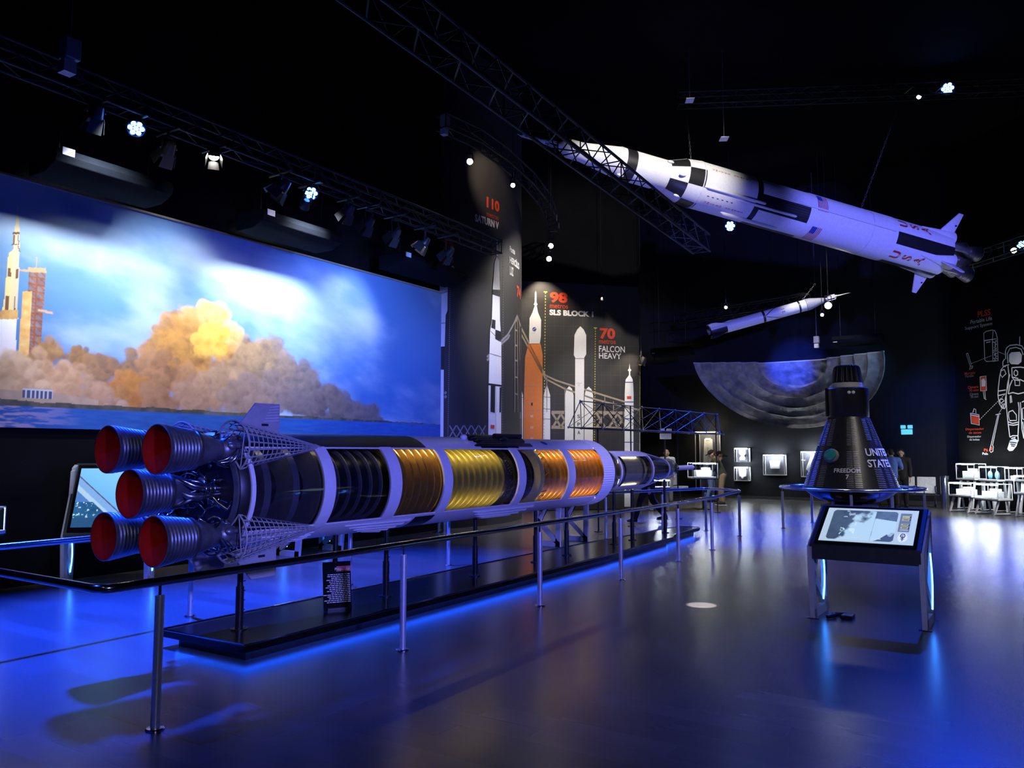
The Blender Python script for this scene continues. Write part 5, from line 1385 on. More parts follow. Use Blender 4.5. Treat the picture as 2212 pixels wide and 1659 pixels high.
for (a, b) in (((195, 482), (340, 425)), ((388, 398), (440, 420)), ((252, 886), (436, 702)), ((392, 838), (436, 770))):
    for k in range(16):
        f, g = k / 16, (k + .6) / 16; s.strokes([[(a[0] + (b[0] - a[0]) * f, a[1] + (b[1] - a[1]) * f), (a[0] + (b[0] - a[0]) * g, a[1] + (b[1] - a[1]) * g)]], .016, WH)
s.done('tool_drawings', ga)
s = rs()
s.text('PLSS', (238, 110, 332, 152), RD, .02).text('Portable Life', (187, 172, 343, 200), WH, .0).text('Support System', (148, 220, 345, 248), WH, .0)
s.text('Martelo', (145, 545, 222, 566), RD, .01).text('Martillo', (150, 566, 210, 584), GR, .0).text('Câmera', (168, 645, 245, 664), RD, .01).text('70 mm', (178, 668, 245, 686), RD, .01).text('Câmara', (182, 694, 244, 712), GR, .0).text('70 mm', (188, 714, 244, 731), GR, .0)
s.text('Dispensador', (152, 946, 285, 966), RD, .01).text('de sacos', (175, 970, 265, 987), RD, .01).text('Dispensador', (165, 1000, 264, 1018), WH, .0).text('de bolsas', (180, 1020, 252, 1035), WH, .0)
s.text('Pá', (284, 1092, 313, 1113), RD, .02).text('Pala', (273, 1120, 313, 1137), WH, .01)
s.done('lettering', ga)

# ================================================================== TRUSSES AND LAMPS
def truss(label, path, size=.3, step=.35, name='lighting_truss', cr=.022, br=.010, mat='truss_paint'):
    P = [Vector(p) for p in path]; o = P[0]
    t = thing(name, label, 'truss', o)
    pts = [P[0]]
    for a, b in zip(P[:-1], P[1:]):
        n = max(1, int((b - a).length / step)); pts += [a.lerp(b, k / n) for k in range(1, n + 1)]
    pts = [p - o for p in pts]; k = len(pts); C4 = [[], [], [], []]
    for i in range(k):
        d = (pts[min(i + 1, k - 1)] - pts[max(i - 1, 0)]).normalized(); sd = d.cross(Vector((0, 0, 1))).normalized(); up = sd.cross(d).normalized(); h = size / 2
        for j, (a, b) in enumerate(((-1, -1), (1, -1), (1, 1), (-1, 1))): C4[j].append(pts[i] + sd * a * h + up * b * h)
    b = MB()
    for c in C4: b.tube(c, cr, 8)
    b.build('chords', mat, t, smooth=60)
    b = MB()
    for i in range(k):
        for j in range(4):
            if i % 4 == 0 or i == k - 1: b.tube([C4[j][i], C4[(j + 1) % 4][i]], br, 5, cap=False)
            if i < k - 1:
                a, c = (j, (j + 1) % 4) if i % 2 else ((j + 1) % 4, j)
                b.tube([C4[a][i], C4[c][i + 1]], br, 5, cap=False)
    b.build('braces', mat, t, smooth=60)
    return t
TZ = 5.8
_a, _b = gz(930, 75, TZ), gz(1515, 527, TZ); _d = (_b - _a).normalized()
truss('long lattice truss crossing in front of the big hanging rocket', [_a - _d * 4, _b], .34)
T2 = [Vector((2.2, 8.6, 5.71)), Vector((12.95, 8.72, 5.71))]
truss('lattice lamp truss running along above the launch mural', T2, .25)
T3 = [gz(*q, 7.7) for q in ((952, 262), (1030, 297), (1090, 340), (1140, 385), (1180, 435), (1197, 490))]
truss('curved lamp truss in front of the printed curved wall', T3, .26)
T4 = [gz(1462, 690, 6.3), gz(1600, 668, 6.3)]; truss('short lattice truss behind the tail of the small rocket', [T4[0], T4[1] + (T4[1] - T4[0]) * .9], .3, cr=.025)
T6 = [gz(1465, 217, 10.35), gz(2212, 188, 10.35)]; truss('dark truss high above the tail of the big hanging rocket', [T6[0], T6[1] + (T6[1] - T6[0]) * .04], .3, mat='truss_dark')
T5 = [gz(2070, 572, 6.6), gz(2230, 520, 6.6)]; truss('dark lamp truss above the astronaut wall', [T5[0], T5[1]], .3, mat='truss_dark')
def fixture(name, label, pos, to, lens, size, body='black_paint', leds=0, length=None, drop=.18, hang=None, rod=False):
    pos, to = Vector(pos), Vector(to); d = (to - pos).normalized(); m = frame(pos, d, (0, 0, 1)); L = length or size * 1.6
    t = thing(name, label, 'stage lamp', mat=m)
    MB().lathe([(-L, 0), (-L, size * .55), (-L * .6, size * .75), (-.0, size), (.02, size), (.02, size * .93), (-.03, size * .9)], 28).build('lamp_body', body, t, smooth=40)
    b = MB()
    if leds:
        b.lathe([(-.01, 0), (-.01, size * .9)], 24); pl = b.build('lamp_face', 'black_gloss', t); b = MB()
        for k in range(leds):
            a = 2 * PI * k / (leds - 1); rr = 0 if k == leds - 1 else size * .6
            b.lathe([(.004, 0), (.004, size * .27)], 14, mat=Matrix.Translation((0, rr * math.cos(a), rr * math.sin(a))))
        b.build('diodes', lens, t, smooth=0)
    else:
        b.lathe([(-.005, 0), (-.012, size * .9)], 24); b.build('lens', lens, t, smooth=0)
    inv = m.inverted()
    on_truss = abs(pos.y - 8.66) < .25 and not rod
    top = Vector((pos.x, 8.66, 5.56)) if on_truss else pos + Vector((0, 0, size + drop))
    y = MB()
    for s_ in (-1, 1): y.tube([(-L * .4, s_ * size * 1.08, 0), inv @ (top - Vector((0, 0, drop * .4)) + (m.to_3x3() @ Vector((0, s_ * size * .8, 0))))], .012, 6)
    q0 = inv @ (top - Vector((0, 0, drop * .4)) + (m.to_3x3() @ Vector((0, size * .8, 0)))); q1 = inv @ (top - Vector((0, 0, drop * .4)) + (m.to_3x3() @ Vector((0, -size * .8, 0))))
    y.tube([q0, q1], .012, 6); y.tube([inv @ (top - Vector((0, 0, drop * .4))), inv @ (top + Vector((0, 0, .05)))], .018, 8)
    if on_truss: y.tube([inv @ (top + Vector((0, -.24, 0))), inv @ (top + Vector((0, .24, 0)))], .02, 8)
    y.build('yoke', 'black_paint', t)
    if rod: MB().cyl(inv @ (top + Vector((0, 0, .05))), inv @ Vector((top.x, top.y, ZC)), .006, n=6).build('hanging_rod', 'truss_dark', t)
    return t
def barn(t, size):
    b = MB()
    for k in range(4):
        a = k * PI / 2; m = Matrix.Rotation(a, 4, 'X')
        b.add([(0, -size * .8, size), (0, size * .8, size), (.16, size, size * 1.5), (.16, -size, size * 1.5)], [(0, 1, 2, 3)], mat=m)
    b.build('barn_doors', 'black_paint', t, smooth=0, solid=.004)
def on_t2(px, dz=-.42): # lamp below truss 2 at picture column px
    lo, hi = 2.2, 12.95
    for _ in range(40):
        mid = (lo + hi) / 2; p = Vector((mid, 8.66, 5.4)) - CAM_POS; x = 1106 + FPX * p.dot(_R) / p.dot(_FW)
        if x < px: lo = mid
        else: hi = mid
    return lo
def t2(px, py, z=5.36): p = aY(px, py, 8.66); return p
FX = []
f = fixture('led_flood', 'glowing blue flood lamp on the mural truss above the near air unit', aY(294, 277, 8.66), (3.2, 4.5, 0.9), 'lens_blue', .105, leds=7)
f = fixture('led_flood', 'glowing blue flood lamp on the mural truss above the middle air unit', aY(672, 417, 8.66), (5.0, 4.6, 1.6), 'lens_blue', .105, leds=7)
f = fixture('led_flood', 'bright blue flood lamp alone in the dark above the tail of the hanging rocket', aD(2047, 191, 18.4), (4, 0, 1), 'lens_blue', .155, leds=7, rod=True, drop=.3)
f = fixture('led_flood', 'blue flood lamp glowing just under the belly of the big hanging rocket', aD(1577, 488, 23.5), (8, 1, 2), 'lens_blue', .16, leds=7, rod=True, drop=.3)
f = fixture('led_flood', 'blue flood lamp over the astronaut wall at the right edge', aD(2209, 530, 20.0), (6, -1, 1), 'lens_blue', .14, leds=7, rod=True, drop=.3)
f = fixture('spot_lamp', 'lit white spotlight on the mural truss between the two blue floods', aY(462, 336, 8.66), (4.5, 6, 1), 'lens_white', .07); barn(f, .07)
f = fixture('spot_lamp', 'dim spotlight on the mural truss left of the second blue flood', aY(606, 408, 8.66), (6.5, 9.8, 3.6), 'lens_dim', .1); barn(f, .1)
f = fixture('spot_lamp', 'lit spotlight turned edge on just below the second blue flood', aY(668, 444, 8.66) + Vector((0, .1, 0)), (8.6, 10.4, 3.9), 'lens_white', .075, drop=.25)
f = fixture('spot_lamp', 'lit white spotlight at the far end of the mural truss', aY(914, 527, 8.7), (10.1, 9.6, 4.0), 'lens_white', .09); barn(f, .09)
for px, py, lab in ((206, 250, 'unlit spotlight left of the first blue flood on the mural truss'), (362, 328, 'unlit spotlight right of the first blue flood on the mural truss'), (752, 458, 'first unlit spotlight right of the second blue flood'), (795, 484, 'second unlit spotlight right of the second blue flood'), (852, 508, 'unlit spotlight next to the far lit spotlight'), (968, 548, 'unlit lamp in front of the red number on the curved wall')):
    f = fixture('spot_lamp', lab, aY(px, py, 8.66), (aY(px, py, 8.66).x + .2, 10.4, 3.9), 'black_gloss', .085); barn(f, .085)
f = fixture('spot_lamp', 'brilliant white spotlight beside the capsule end of the small rocket', aD(1789, 660, 23.0), (0, 0, 1.6), 'lens_white', .105, rod=True, drop=.3)
f = fixture('spot_lamp', 'white lamp glowing behind the engines of the big hanging rocket', aD(2090, 567, 21.5), (3, 0, 1.4), 'lens_white', .09, rod=True, drop=.25)
f = fixture('spot_lamp', 'white lamp left of the blue flood at the right edge', aD(2190, 541, 20.5), (8, 0, 1), 'lens_white', .075, rod=True, drop=.25)
for px, py, D, s_, lab in ((1015, 349, 14.6, .06, 'small lit spotlight under the curved truss pointing at the red 110'), (1108, 400, 15.0, .045, 'pair-eyed small lamp under the middle of the curved truss'), (1190, 531, 17.4, .06, 'upper of two small lit lamps at the end of the curved truss'), (1186, 559, 17.2, .06, 'lower of two small lit lamps at the end of the curved truss'), (1985, 209, 18.6, .055, 'pair of tiny white lamps left of the bright blue flood'), (1776, 680, 23.4, .05, 'tiny white lamp under the bright spotlight by the small rocket'), (1568, 664, 25.0, .05, 'small lit lamp on the short truss behind the small rocket')):
    f = fixture('spot_lamp', lab, aD(px, py, D), aD(px - 30, py + 60, D - 3), 'lens_white', s_, drop=.16, rod=True)

fixture('wall_lamp', 'small warm lamp glowing on the flat wall right above the red 70', sw(4.0, 6.1, .45) if False else S0 + SD * ((Vector((20.37, 10.23, 0)) - S0).dot(SD)) + SN * .4 + Vector((0, 0, 5.95)), S0 + SD * ((Vector((20.37, 10.23, 0)) - S0).dot(SD)) + Vector((0, 0, 5.0)), 'lens_dim', .06, rod=True)
fixture('wall_lamp', 'round dark lamp at the right edge of the flat printed wall', S0 + SD * (SLEN - .12) + SN * .35 + Vector((0, 0, 4.15)), S0 + SD * (SLEN - .5) + Vector((0, 0, 3.2)), 'lens_dim', .13, rod=True)

# ================================================================== AIR UNITS, HOISTS, SIGNS
mk('unit_black', (0.004, 0.005, 0.008), 0.8, var=0.1, spec=0.06)
def air_unit(label, x0, y0, x1, y1, Y, h=.26, dp=.62, mat='black_paint', name='air_conditioner'):
    a, b_ = aY(x0, y0, Y), aY(x1, y1, Y); c = (a + b_) / 2; L = abs(b_.x - a.x)
    t = thing(name, label, 'air conditioner', (c.x, Y, c.z)); X90 = Matrix.Rotation(PI / 2, 4, 'Z')
    out = [(-dp / 2, .04), (-dp / 2 + .05, h / 2), (dp / 2, h / 2), (dp / 2, -h / 2), (-dp * .1, -h / 2), (-dp * .3, -h / 2 + .05), (-dp * .45, -.04)]
    MB().prism(out, L, mat=X90).build('casing', 'unit_black', t, smooth=30, bevel=.01)
    b = MB(); b.box((-L / 2 + .14, -dp / 2 + .01, .085), (.14, .012, .1)); b.build('control_plate', 'plate_white', t, smooth=0)
    b = MB()
    for k in range(3): b.box((0, -dp / 2 + .03 + .012 * k, .02 + .03 * k), (L - .1, .012, .006))
    b.build('grille', 'truss_paint', t, smooth=0)
    b = MB()
    for s_ in (-1, 1): b.cyl((s_ * L * .38, 0, h / 2), (s_ * L * .38, 0, ZC - c.z), .01, n=6)
    b.build('hanging_rods', 'truss_paint', t)
    return t
air_unit('dark air unit above the rocket in the mural', 92, 345, 345, 425, 9.55)
air_unit('dark air unit above the middle of the mural', 540, 470, 712, 530, 9.55)
air_unit('dark air unit above the far end of the mural', 845, 560, 985, 606, 9.75)
def back_unit(label, x0, x1, y, X):
    a, b_ = aX(x0, y, X), aX(x1, y, X); c = (a + b_) / 2; L = abs(b_.y - a.y)
    t = thing('air_conditioner', label, 'air conditioner', (X, c.y, c.z))
    b = MB(); b.prism([(-.3, .02), (-.24, .14), (.3, .14), (.3, -.14), (-.1, -.14), (-.26, -.06)], L); b.build('casing', 'unit_black', t, smooth=30, bevel=.01)
    b = MB(); b.box((-.26, L / 2 - .1, .0), (.03, .12, .1)); b.build('control_plate', 'plate_white', t, smooth=0)
    b = MB()
    for s_ in (-1, 1): b.cyl((0, s_ * L * .35, .14), (0, s_ * L * .35, ZC - c.z), .01, n=6)
    b.build('hanging_rods', 'truss_paint', t)
back_unit('dark air unit left of the crater relief', 1412, 1494, 760, 26.6)
back_unit('dark air unit above the right end of the crater relief', 1800, 1908, 735, 26.0)
def hoist(label, p, s=.16):
    t = thing('chain_hoist', label, 'hoist', p)
    MB().box((0, 0, .12), (s, s, .22)).build('motor', 'grey_paint', t, smooth=0, bevel=.01); MB().box((-.02, 0, -.08), (s * .8, s * .8, .13)).build('chain_bag', 'plate_white', t, smooth=0)
    MB().cyl((0, 0, .23), (0, 0, ZC - p[2]), .008, n=6).build('chain', 'truss_chain', t)
hoist('pale hoist box hanging in the dark above the mural end of the hall', aD(150, 132, 8.0)); hoist('small pale hoist at the near end of the curved truss', aD(961, 276, 14.2), .14); hoist('small pale hoist hanging above the crater relief', aD(1764, 742, 25.5), .16)
def plate(label, px, py, D):
    p = aD(px, py, D); t = thing('ceiling_plate', label, 'plate', p, group='pale plates under the ceiling')
    MB().box((0, 0, 0), (.26, .18, .012), rz=.5).build('plate', 'plate_white', t, smooth=0); MB().cyl((0, 0, .006), (0, 0, ZC - p.z), .006, n=6).build('rod', 'truss_chain', t)
plate('pale plate at the top of the chain of the big hanging rocket', 1490, 217, 17.4); plate('pale plate hanging alone above the middle of the big hanging rocket', 1564, 300, 17.4)

# ================================================================== CRATER RELIEF ON THE BACK WALL
def crater():
    c = Vector((25.7, 6.33, 4.6)); tl = R(42)
    nrm = Vector((-math.cos(tl), 0, -math.sin(tl)))           # towards the visitors and down
    dn = Vector((math.sin(tl), 0, -math.cos(tl))); sd = Vector((0, 1, 0))
    t = thing('crater_relief', 'grey half moon crater relief with stepped terraces mounted high on the back wall', 'relief', c)
    b = MB(); NA = 120; Rm = 2.93
    prof = [(0, .62), (.2, .62), (.34, .60), (.375, .56), (.385, .44), (.47, .42), (.53, .40), (.545, .30), (.62, .28), (.68, .27), (.695, .19), (.76, .175), (.82, .17), (.835, .10), (.90, .08), (.95, .06), (.985, .0), (1.0, -.03), (1.0, .05)]
    rnd = np.random.RandomState(3); vs_ = []; fs_ = []
    pr_ = []
    for (r, d) in prof: pr_.append((r, d))
    fine = []
    for (r0, d0), (r1, d1) in zip(pr_[:-1], pr_[1:]):
        n = max(1, int(abs(r1 - r0) / .02)) if r1 > r0 + .01 else 1
        fine += [(r0 + (r1 - r0) * k / n, d0 + (d1 - d0) * k / n) for k in range(n)]
    fine.append(pr_[-1])
    for (r, d) in fine:
        for j in range(NA + 1):
            a = PI * j / NA
            w = float(fbm(np.array(3 + 3 * math.cos(a) + r * .2), np.array(3 + 3 * math.sin(a)), 4, 7)) - .5
            n2 = float(fbm(np.array(40 + r * 9 * math.cos(a)), np.array(40 + r * 9 * math.sin(a)), 4, 9)) - .5
            rr = r * Rm * (1 + .05 * w * (1 if r < .99 else .3)); dd = d * Rm * .62 + n2 * .12
            vs_.append(sd * math.cos(a) * rr + dn * math.sin(a) * rr + Vector((dd * 1.15, 0, 0)))
    k = NA + 1
    for i in range(len(fine) - 1):
        for j in range(NA): fs_.append((i * k + j, i * k + j + 1, (i + 1) * k + j + 1, (i + 1) * k + j))
    b.add(vs_, fs_); b.build('terraces', 'moon_rock', t, smooth=32)
    b = MB(); L = [(r, d) for r, d in fine]
    up = []
    for s_ in (-1, 1):
        for (r, d) in (L[::-1] if s_ < 0 else L): up.append(sd * s_ * r * Rm + Vector((d * Rm * .62 * 1.15, 0, 0)))
    top = [p + Vector((0, 0, .035)) for p in up]; n = len(up)
    b.add(up + top, [(i, i + 1, i + 1 + n, i + n) for i in range(n - 1)]); b.build('cut_edge', 'grey_paint', t, smooth=0)
    b = MB()
    for s_ in (-1.8, 1.8): b.cyl((1.45, s_, -.35), (2.28, s_, -.35), .05, n=8)
    b.build('wall_bracket', 'truss_paint', t)
crater()

# ================================================================== WALL CASES
XB = 27.97
def wall_case(label, rect, shape, dp=.3, warm=False, kind='case'):
    x0, y0, x1, y1 = rect; a = aX(x0, y0, XB - dp * .5); b_ = aX(x1, y1, XB - dp * .5)
    Wd, H = abs(a.y - b_.y), abs(a.z - b_.z); c = Vector((XB, (a.y + b_.y) / 2, (a.z + b_.z) / 2))
    t = thing('wall_display_case', label, 'display case', c, -PI / 2, group='lit cases on the back wall')
    MB().box((0, -.02, 0), (Wd, .03, H)).build('back_panel', 'case_back', t, smooth=0)
    b = MB(); e = .022
    for sx in (-1, 1):
        for y in (-.04, -dp): b.box((sx * (Wd / 2 - e / 2), y, 0), (e, e, H))
        for sz in (-1, 1): b.box((sx * (Wd / 2 - e / 2), -dp / 2, sz * (H / 2 - e / 2)), (e, dp, e))
    for sz in (-1, 1):
        for y in (-.04, -dp): b.box((0, y, sz * (H / 2 - e / 2)), (Wd, e, e))
    b.build('frame', 'white_satin', t, smooth=0)
    b = MB(); w, h = Wd / 2 - .01, H / 2 - .01
    b.add([(-w, -dp, -h), (w, -dp, -h), (w, -dp, h), (-w, -dp, h)], [(0, 1, 2, 3)]); b.build('front_glass', 'acrylic', t, smooth=0)
    b = MB(); b.box((0, -dp * .86, H / 2 - .035), (Wd - .08, .03, .02)); b.build('light_strip', 'led_case_warm' if warm else 'led_white', t, smooth=0)
    ob = MB().prism([(u * Wd, v * H) for u, v in shape], .09, mat=Matrix.Translation((0, -dp * .42, 0)))
    return t, ob, Wd, H, dp
def exhibit(res, name, label, cat, extra=None):
    t, ob, Wd, H, dp = res
    e = thing(name, label, cat, t.location, t.rotation_euler.z)
    ob.build('body', 'suit_white', e, smooth=40, bevel=.02)
    if extra: extra(e, Wd, H, dp)
r_ = wall_case('lit wall case holding a white piece waisted like an hourglass, above another case', (1588, 967, 1619, 999), [(-.2, .42), (.2, .42), (.25, .1), (.12, -.05), (.22, -.2), (.2, -.34), (-.02, -.3), (-.2, -.36), (-.22, -.2), (-.1, -.05), (-.25, .1)])
exhibit(r_, 'white_equipment', 'white waisted suit part inside the upper small wall case', 'equipment')
r_ = wall_case('lit wall case with a white shield shaped piece, directly below another case', (1588, 1008, 1620, 1039), [(-.24, .38), (.24, .38), (.26, -.2), (.12, -.22), (.06, -.36), (-.06, -.36), (-.12, -.22), (-.24, -.2)])
exhibit(r_, 'white_equipment', 'white shield shaped suit part inside the lower small wall case', 'equipment')
r_ = wall_case('square lit wall case with a small white block in its middle', (1650, 981, 1698, 1027), [(-.24, .2), (.24, .2), (.22, -.18), (.18, -.2), (-.18, -.2), (-.22, -.17)])
exhibit(r_, 'white_equipment', 'small white block inside the square wall case', 'equipment')
r_ = wall_case('lit wall case half hidden by the capsule with slanted white trousers', (1731, 974, 1784, 1031), [(-.08, .36), (.4, .36), (.34, -.28), (.18, -.3), (.03, -.28), (-.06, -.2), (-.12, -.32), (-.34, -.22)])
exhibit(r_, 'white_trousers', 'slanted white suit trousers inside the half hidden wall case', 'clothing')
r_ = wall_case('tall wall case with warm light and a long white suit back', (1506, 932, 1554, 1056), [(-.17, .36), (-.1, .38), (.1, .38), (.2, .35), (.22, .0), (.22, -.22), (.2, -.34), (.04, -.34), (.0, -.26), (-.06, -.34), (-.22, -.34), (-.26, -.2), (-.24, .0)], dp=.5, warm=True)
def _ex(e, Wd, H, dp):
    MB().box((0, -dp * .42 - .05, .02 * H), (.02, .012, H * .4)).build('zip', 'grey_paint', e, smooth=0); MB().box((0, -dp * .42 - .05, .34 * H), (.14, .012, .03)).build('loop', 'brass_trim', e, smooth=0)
exhibit(r_, 'white_suit', 'long white suit back hanging in the tall warm wall case', 'clothing', _ex)

# ================================================================== FREE STANDING CASES
def stand_case(label, c, rz, Wd, H, D, zb, item, legs='A', group=None, col='suit_white'):
    t = thing('display_case', label, 'display case', (c[0], c[1], 0), rz, group=group)
    MB().box((0, 0, zb + .02), (Wd + .02, D + .02, .04)).build('tray', 'white_satin', t, smooth=0)
    MB().box((0, 0, zb - .012), (Wd, D, .024)).build('base', 'black_paint', t, smooth=0)
    b = MB(); e = .014
    for sx in (-1, 1):
        for sy in (-1, 1): b.box((sx * Wd / 2, sy * D / 2, zb + .04 + H / 2), (e, e, H))
        b.box((sx * Wd / 2, 0, zb + .04 + H), (e, D, e))
    for sy in (-1, 1): b.box((0, sy * D / 2, zb + .04 + H), (Wd, e, e))
    b.build('edges', 'white_satin', t, smooth=0)
    b = MB(); w, d, z0, z1 = Wd / 2 - .004, D / 2 - .004, zb + .04, zb + .04 + H
    b.add([(-w, -d, z0), (w, -d, z0), (w, d, z0), (-w, d, z0), (-w, -d, z1), (w, -d, z1), (w, d, z1), (-w, d, z1)], [(0, 1, 5, 4), (1, 2, 6, 5), (2, 3, 7, 6), (3, 0, 4, 7), (4, 5, 6, 7)])
    b.build('cover', 'acrylic', t, smooth=0)
    b = MB(); b.box((0, -D / 2 + .03, z1 - .02), (Wd - .06, .03, .02)); b.build('light_strip', 'led_white', t, smooth=0)
    if legs == 'A':
        for sx in (-1, 1):
            b = MB(); x = sx * (Wd / 2 - .08)
            b.tube([(x, -D * .3, zb - .02), (x, -D * .62, .03), (x, D * .45, .03), (x, D * .3, zb - .02)], .035, 4); b.build('leg', 'white_satin', t, smooth=0)
    elif legs == 'pole':
        MB().cyl((0, 0, 0), (0, 0, zb - .02), .03, n=12).build('leg', 'black_paint', t); MB().box((0, 0, .012), (.4, .4, .024)).build('foot', 'black_paint', t, smooth=0)
    if item:
        nm, lab, cat = item; m = MB(); rnd = random.Random(len(label))
        if nm == 'glove_pair':
            for s_ in (-1, 1):
                m.sphere((s_ * Wd * .2, 0, z0 + .12), (.07, .05, .12), 12, 8); m.sphere((s_ * Wd * .2 + .05, -.02, z0 + .1), (.03, .03, .07), 10, 6)
        elif nm == 'white_tool':
            m.cyl((-Wd * .35, 0, z0 + .07), (Wd * .35, 0, z0 + .1), .03, n=10); m.box((-Wd * .3, 0, z0 + .05), (.16, .12, .09))
        else:
            m.box((0, 0, z0 + H * .24), (Wd * .62, D * .55, H * .46)); m.box((Wd * .12, 0, z0 + H * .55), (Wd * .3, D * .4, H * .22))
        o = m.build(nm, col, None, smooth=40, bevel=.01); o.location = t.location; o.rotation_euler = (0, 0, rz); tag(o, lab, cat)
    return t
WRZ = math.atan2(RWD.y, RWD.x)                    # cases turn with the angled wall
WRZ = math.atan2(-RWN.y, -RWN.x) - PI / 2
def near_wall(px, py, D, off=0): p = aD(px, py, D); return (p.x, p.y)
G_ = 'white lit cases before the astronaut wall'
stand_case('back upper white case in front of the angled wall, farthest left', near_wall(2097, 1010, 23.0), WRZ, .66, .42, .4, .84, ('white_equipment', 'white boxes in the back upper case', 'equipment'), 'A', G_)
stand_case('upper case with blue bags in front of the angled wall', near_wall(2146, 1010, 22.15), WRZ, .6, .36, .4, .83, ('glove_pair', 'pair of light blue bags in the upper case', 'bag'), 'A', G_, 'blue_bag')
stand_case('lower white case on splayed legs, leftmost before the angled wall', near_wall(2087, 1040, 21.75), WRZ, .78, .33, .44, .43, ('white_equipment', 'white boxes filling the leftmost lower case', 'equipment'), 'A', G_)
stand_case('lower case on splayed white legs with a flat pale block, right of the leftmost', near_wall(2144, 1046, 20.95), WRZ, .76, .37, .44, .39, ('white_equipment', 'flat pale block in the second lower case', 'equipment'), 'A', G_)
stand_case('upper case with a white tool near the right edge', near_wall(2202, 1010, 21.35), WRZ, .56, .32, .4, .86, ('white_tool', 'white tool lying in the case near the right edge', 'tool'), 'A', G_)
stand_case('lower case on white legs cut off by the right edge', near_wall(2226, 1030, 20.1), WRZ, .6, .42, .42, .58, ('white_equipment', 'white block in the case cut off by the right edge', 'equipment'), 'A', G_)
_c = aD(1518, 1030, 23.0)
stand_case('square lit acrylic table case that the man in the green jacket leans over', (_c.x, _c.y), YAW - PI / 2, .72, .40, .6, .88, ('white_equipment', 'small white and dark pieces inside the table case', 'equipment'), 'pole')
_c = aD(1422, 1050, 22.5)
stand_case('low pale case half hidden under the rocket nose', (_c.x, _c.y), YAW - PI / 2, .6, .2, .4, .62, None, 'A')
_c = aD(-34, 1140, 9.0)
stand_case('small clear case with bright edges at the left edge behind the railing', (_c.x, _c.y), YAW - PI / 2, .26, .26, .3, .72, None, 'A')

# ================================================================== LATTICE BRIDGE MODEL ON POLES
def lattice_model():
    L0, L1 = aD(1228, 928, 15.6), aD(1563, 922, 22.2); d = (L1 - L0); d.z = 0; Ln = d.length; rz = math.atan2(d.y, d.x)
    t = thing('lattice_model', 'dark lattice beam model with ball joints raised on thin black poles', 'structure model', (L0.x, L0.y, 0), rz)
    zb, zt, w = 2.12, 2.66, .5; n = 9; b = MB(); j = MB()
    B = [[Vector((.0 + Ln * (i + .0) / n, s_ * w / 2 * (0 if i in (0, n) else 1), zb)) for i in range(n + 1)] for s_ in (-1, 1)]
    T = [Vector((Ln * (i + .5) / n, 0, zt)) for i in range(n)]
    for row in B:
        for p, q in zip(row[:-1], row[1:]): b.cyl(p, q, .011, n=6)
        for p in row: j.sphere(p, .024, 8, 6)
    for p, q in zip(T[:-1], T[1:]): b.cyl(p, q, .011, n=6)
    for i, p in enumerate(T):
        j.sphere(p, .024, 8, 6)
        for row in B:
            b.cyl(p, row[i], .009, n=5); b.cyl(p, row[i + 1], .009, n=5)
    for i in range(1, n):
        b.cyl(B[0][i], B[1][i], .008, n=5)
        if i < n - 1: b.cyl(B[0][i], B[1][i + 1], .008, n=5); b.cyl(B[1][i], B[0][i + 1], .008, n=5)
    for i in range(n - 2):
        if i % 1 == 0: b.cyl(T[i], B[0][i + 2], .006, n=5); b.cyl(T[i + 1], B[1][i], .006, n=5)
    b.build('lattice_rods', 'dark_grey', t); j.build('ball_joints', 'grey_paint', t, smooth=60)
    for f in (.14, .32, .62, .93):
        p = MB().cyl((Ln * f, 0, 0), (Ln * f, 0, zt if f in (.32, .93) else zb), .016, n=8); p.build('pole', 'black_paint', t)
        MB().cyl((Ln * f, 0, 0), (Ln * f, 0, .015), .09, n=16).build('pole_foot', 'black_paint', t)
lattice_model()

# ================================================================== SEATS, BINS, SIGNS
def bench():
    c = aX(1972, 1060, 26.6); t = thing('bench_seats', 'row of white metal waiting seats against the back wall by the capsule', 'bench', (26.6, c.y, 0), -PI / 2)
    for i, x in enumerate((-.83, -.22, .34)):
        sm = .5
        MB().prism([(x - sm / 2, .42), (x + sm / 2, .42), (x + sm / 2, .46), (x - sm / 2, .46)], .46).build('seat', 'seat_white', t, smooth=0, bevel=.01)
        m = Matrix.Translation((x, .27, .66)) @ Matrix.Rotation(R(-10), 4, 'X')
        MB().box((0, 0, 0), (sm, .03, .46), mat=m).build('backrest', 'seat_white', t, smooth=0, bevel=.02)
        b = MB(); b.tube([(x + .27, -.2, .45), (x + .27, -.2, .62), (x + .27, .2, .64), (x + .27, .26, .45)], .018, 8); b.build('armrest', 'steel', t)
    MB().cyl((-1.1, .05, .38), (.7, .05, .38), .035, n=10).build('beam', 'steel', t)
    for x in (-.95, .58):
        MB().tube([(x, -.25, .02), (x, -.02, .1), (x, .05, .38), (x, .1, .1), (x, .32, .02)], .022, 8).build('leg', 'steel', t)
bench()
p = gz(2043, 1100); o = MB().cyl((0, 0, 0), (0, 0, .95), .11, n=28).lathe([(.93, .115), (.95, .115), (.955, .08), (.955, 0)], 28, mat=Matrix.Rotation(-PI / 2, 4, 'Y')).build('litter_bin', 'steel', smooth=40)
o.location = p; tag(o, 'slim polished steel bin between the white seats and the lit cases', 'bin')
for px, py, lab in ((937, 1149, 'steel post by the wall behind the rocket, left of a pair'), (949, 1150, 'steel post by the wall behind the rocket, right of a pair')):
    p = gz(px, py); t = thing('steel_post', lab, 'post', (p.x, p.y - .12, 0)); MB().cyl((0, 0, 0), (0, 0, .9), .04, n=16).build('tube', 'steel', t); MB().cyl((0, 0, 0), (0, 0, .012), .11, n=20).build('base_flange', 'steel', t)
p = gz(1338, 1090); o = MB()
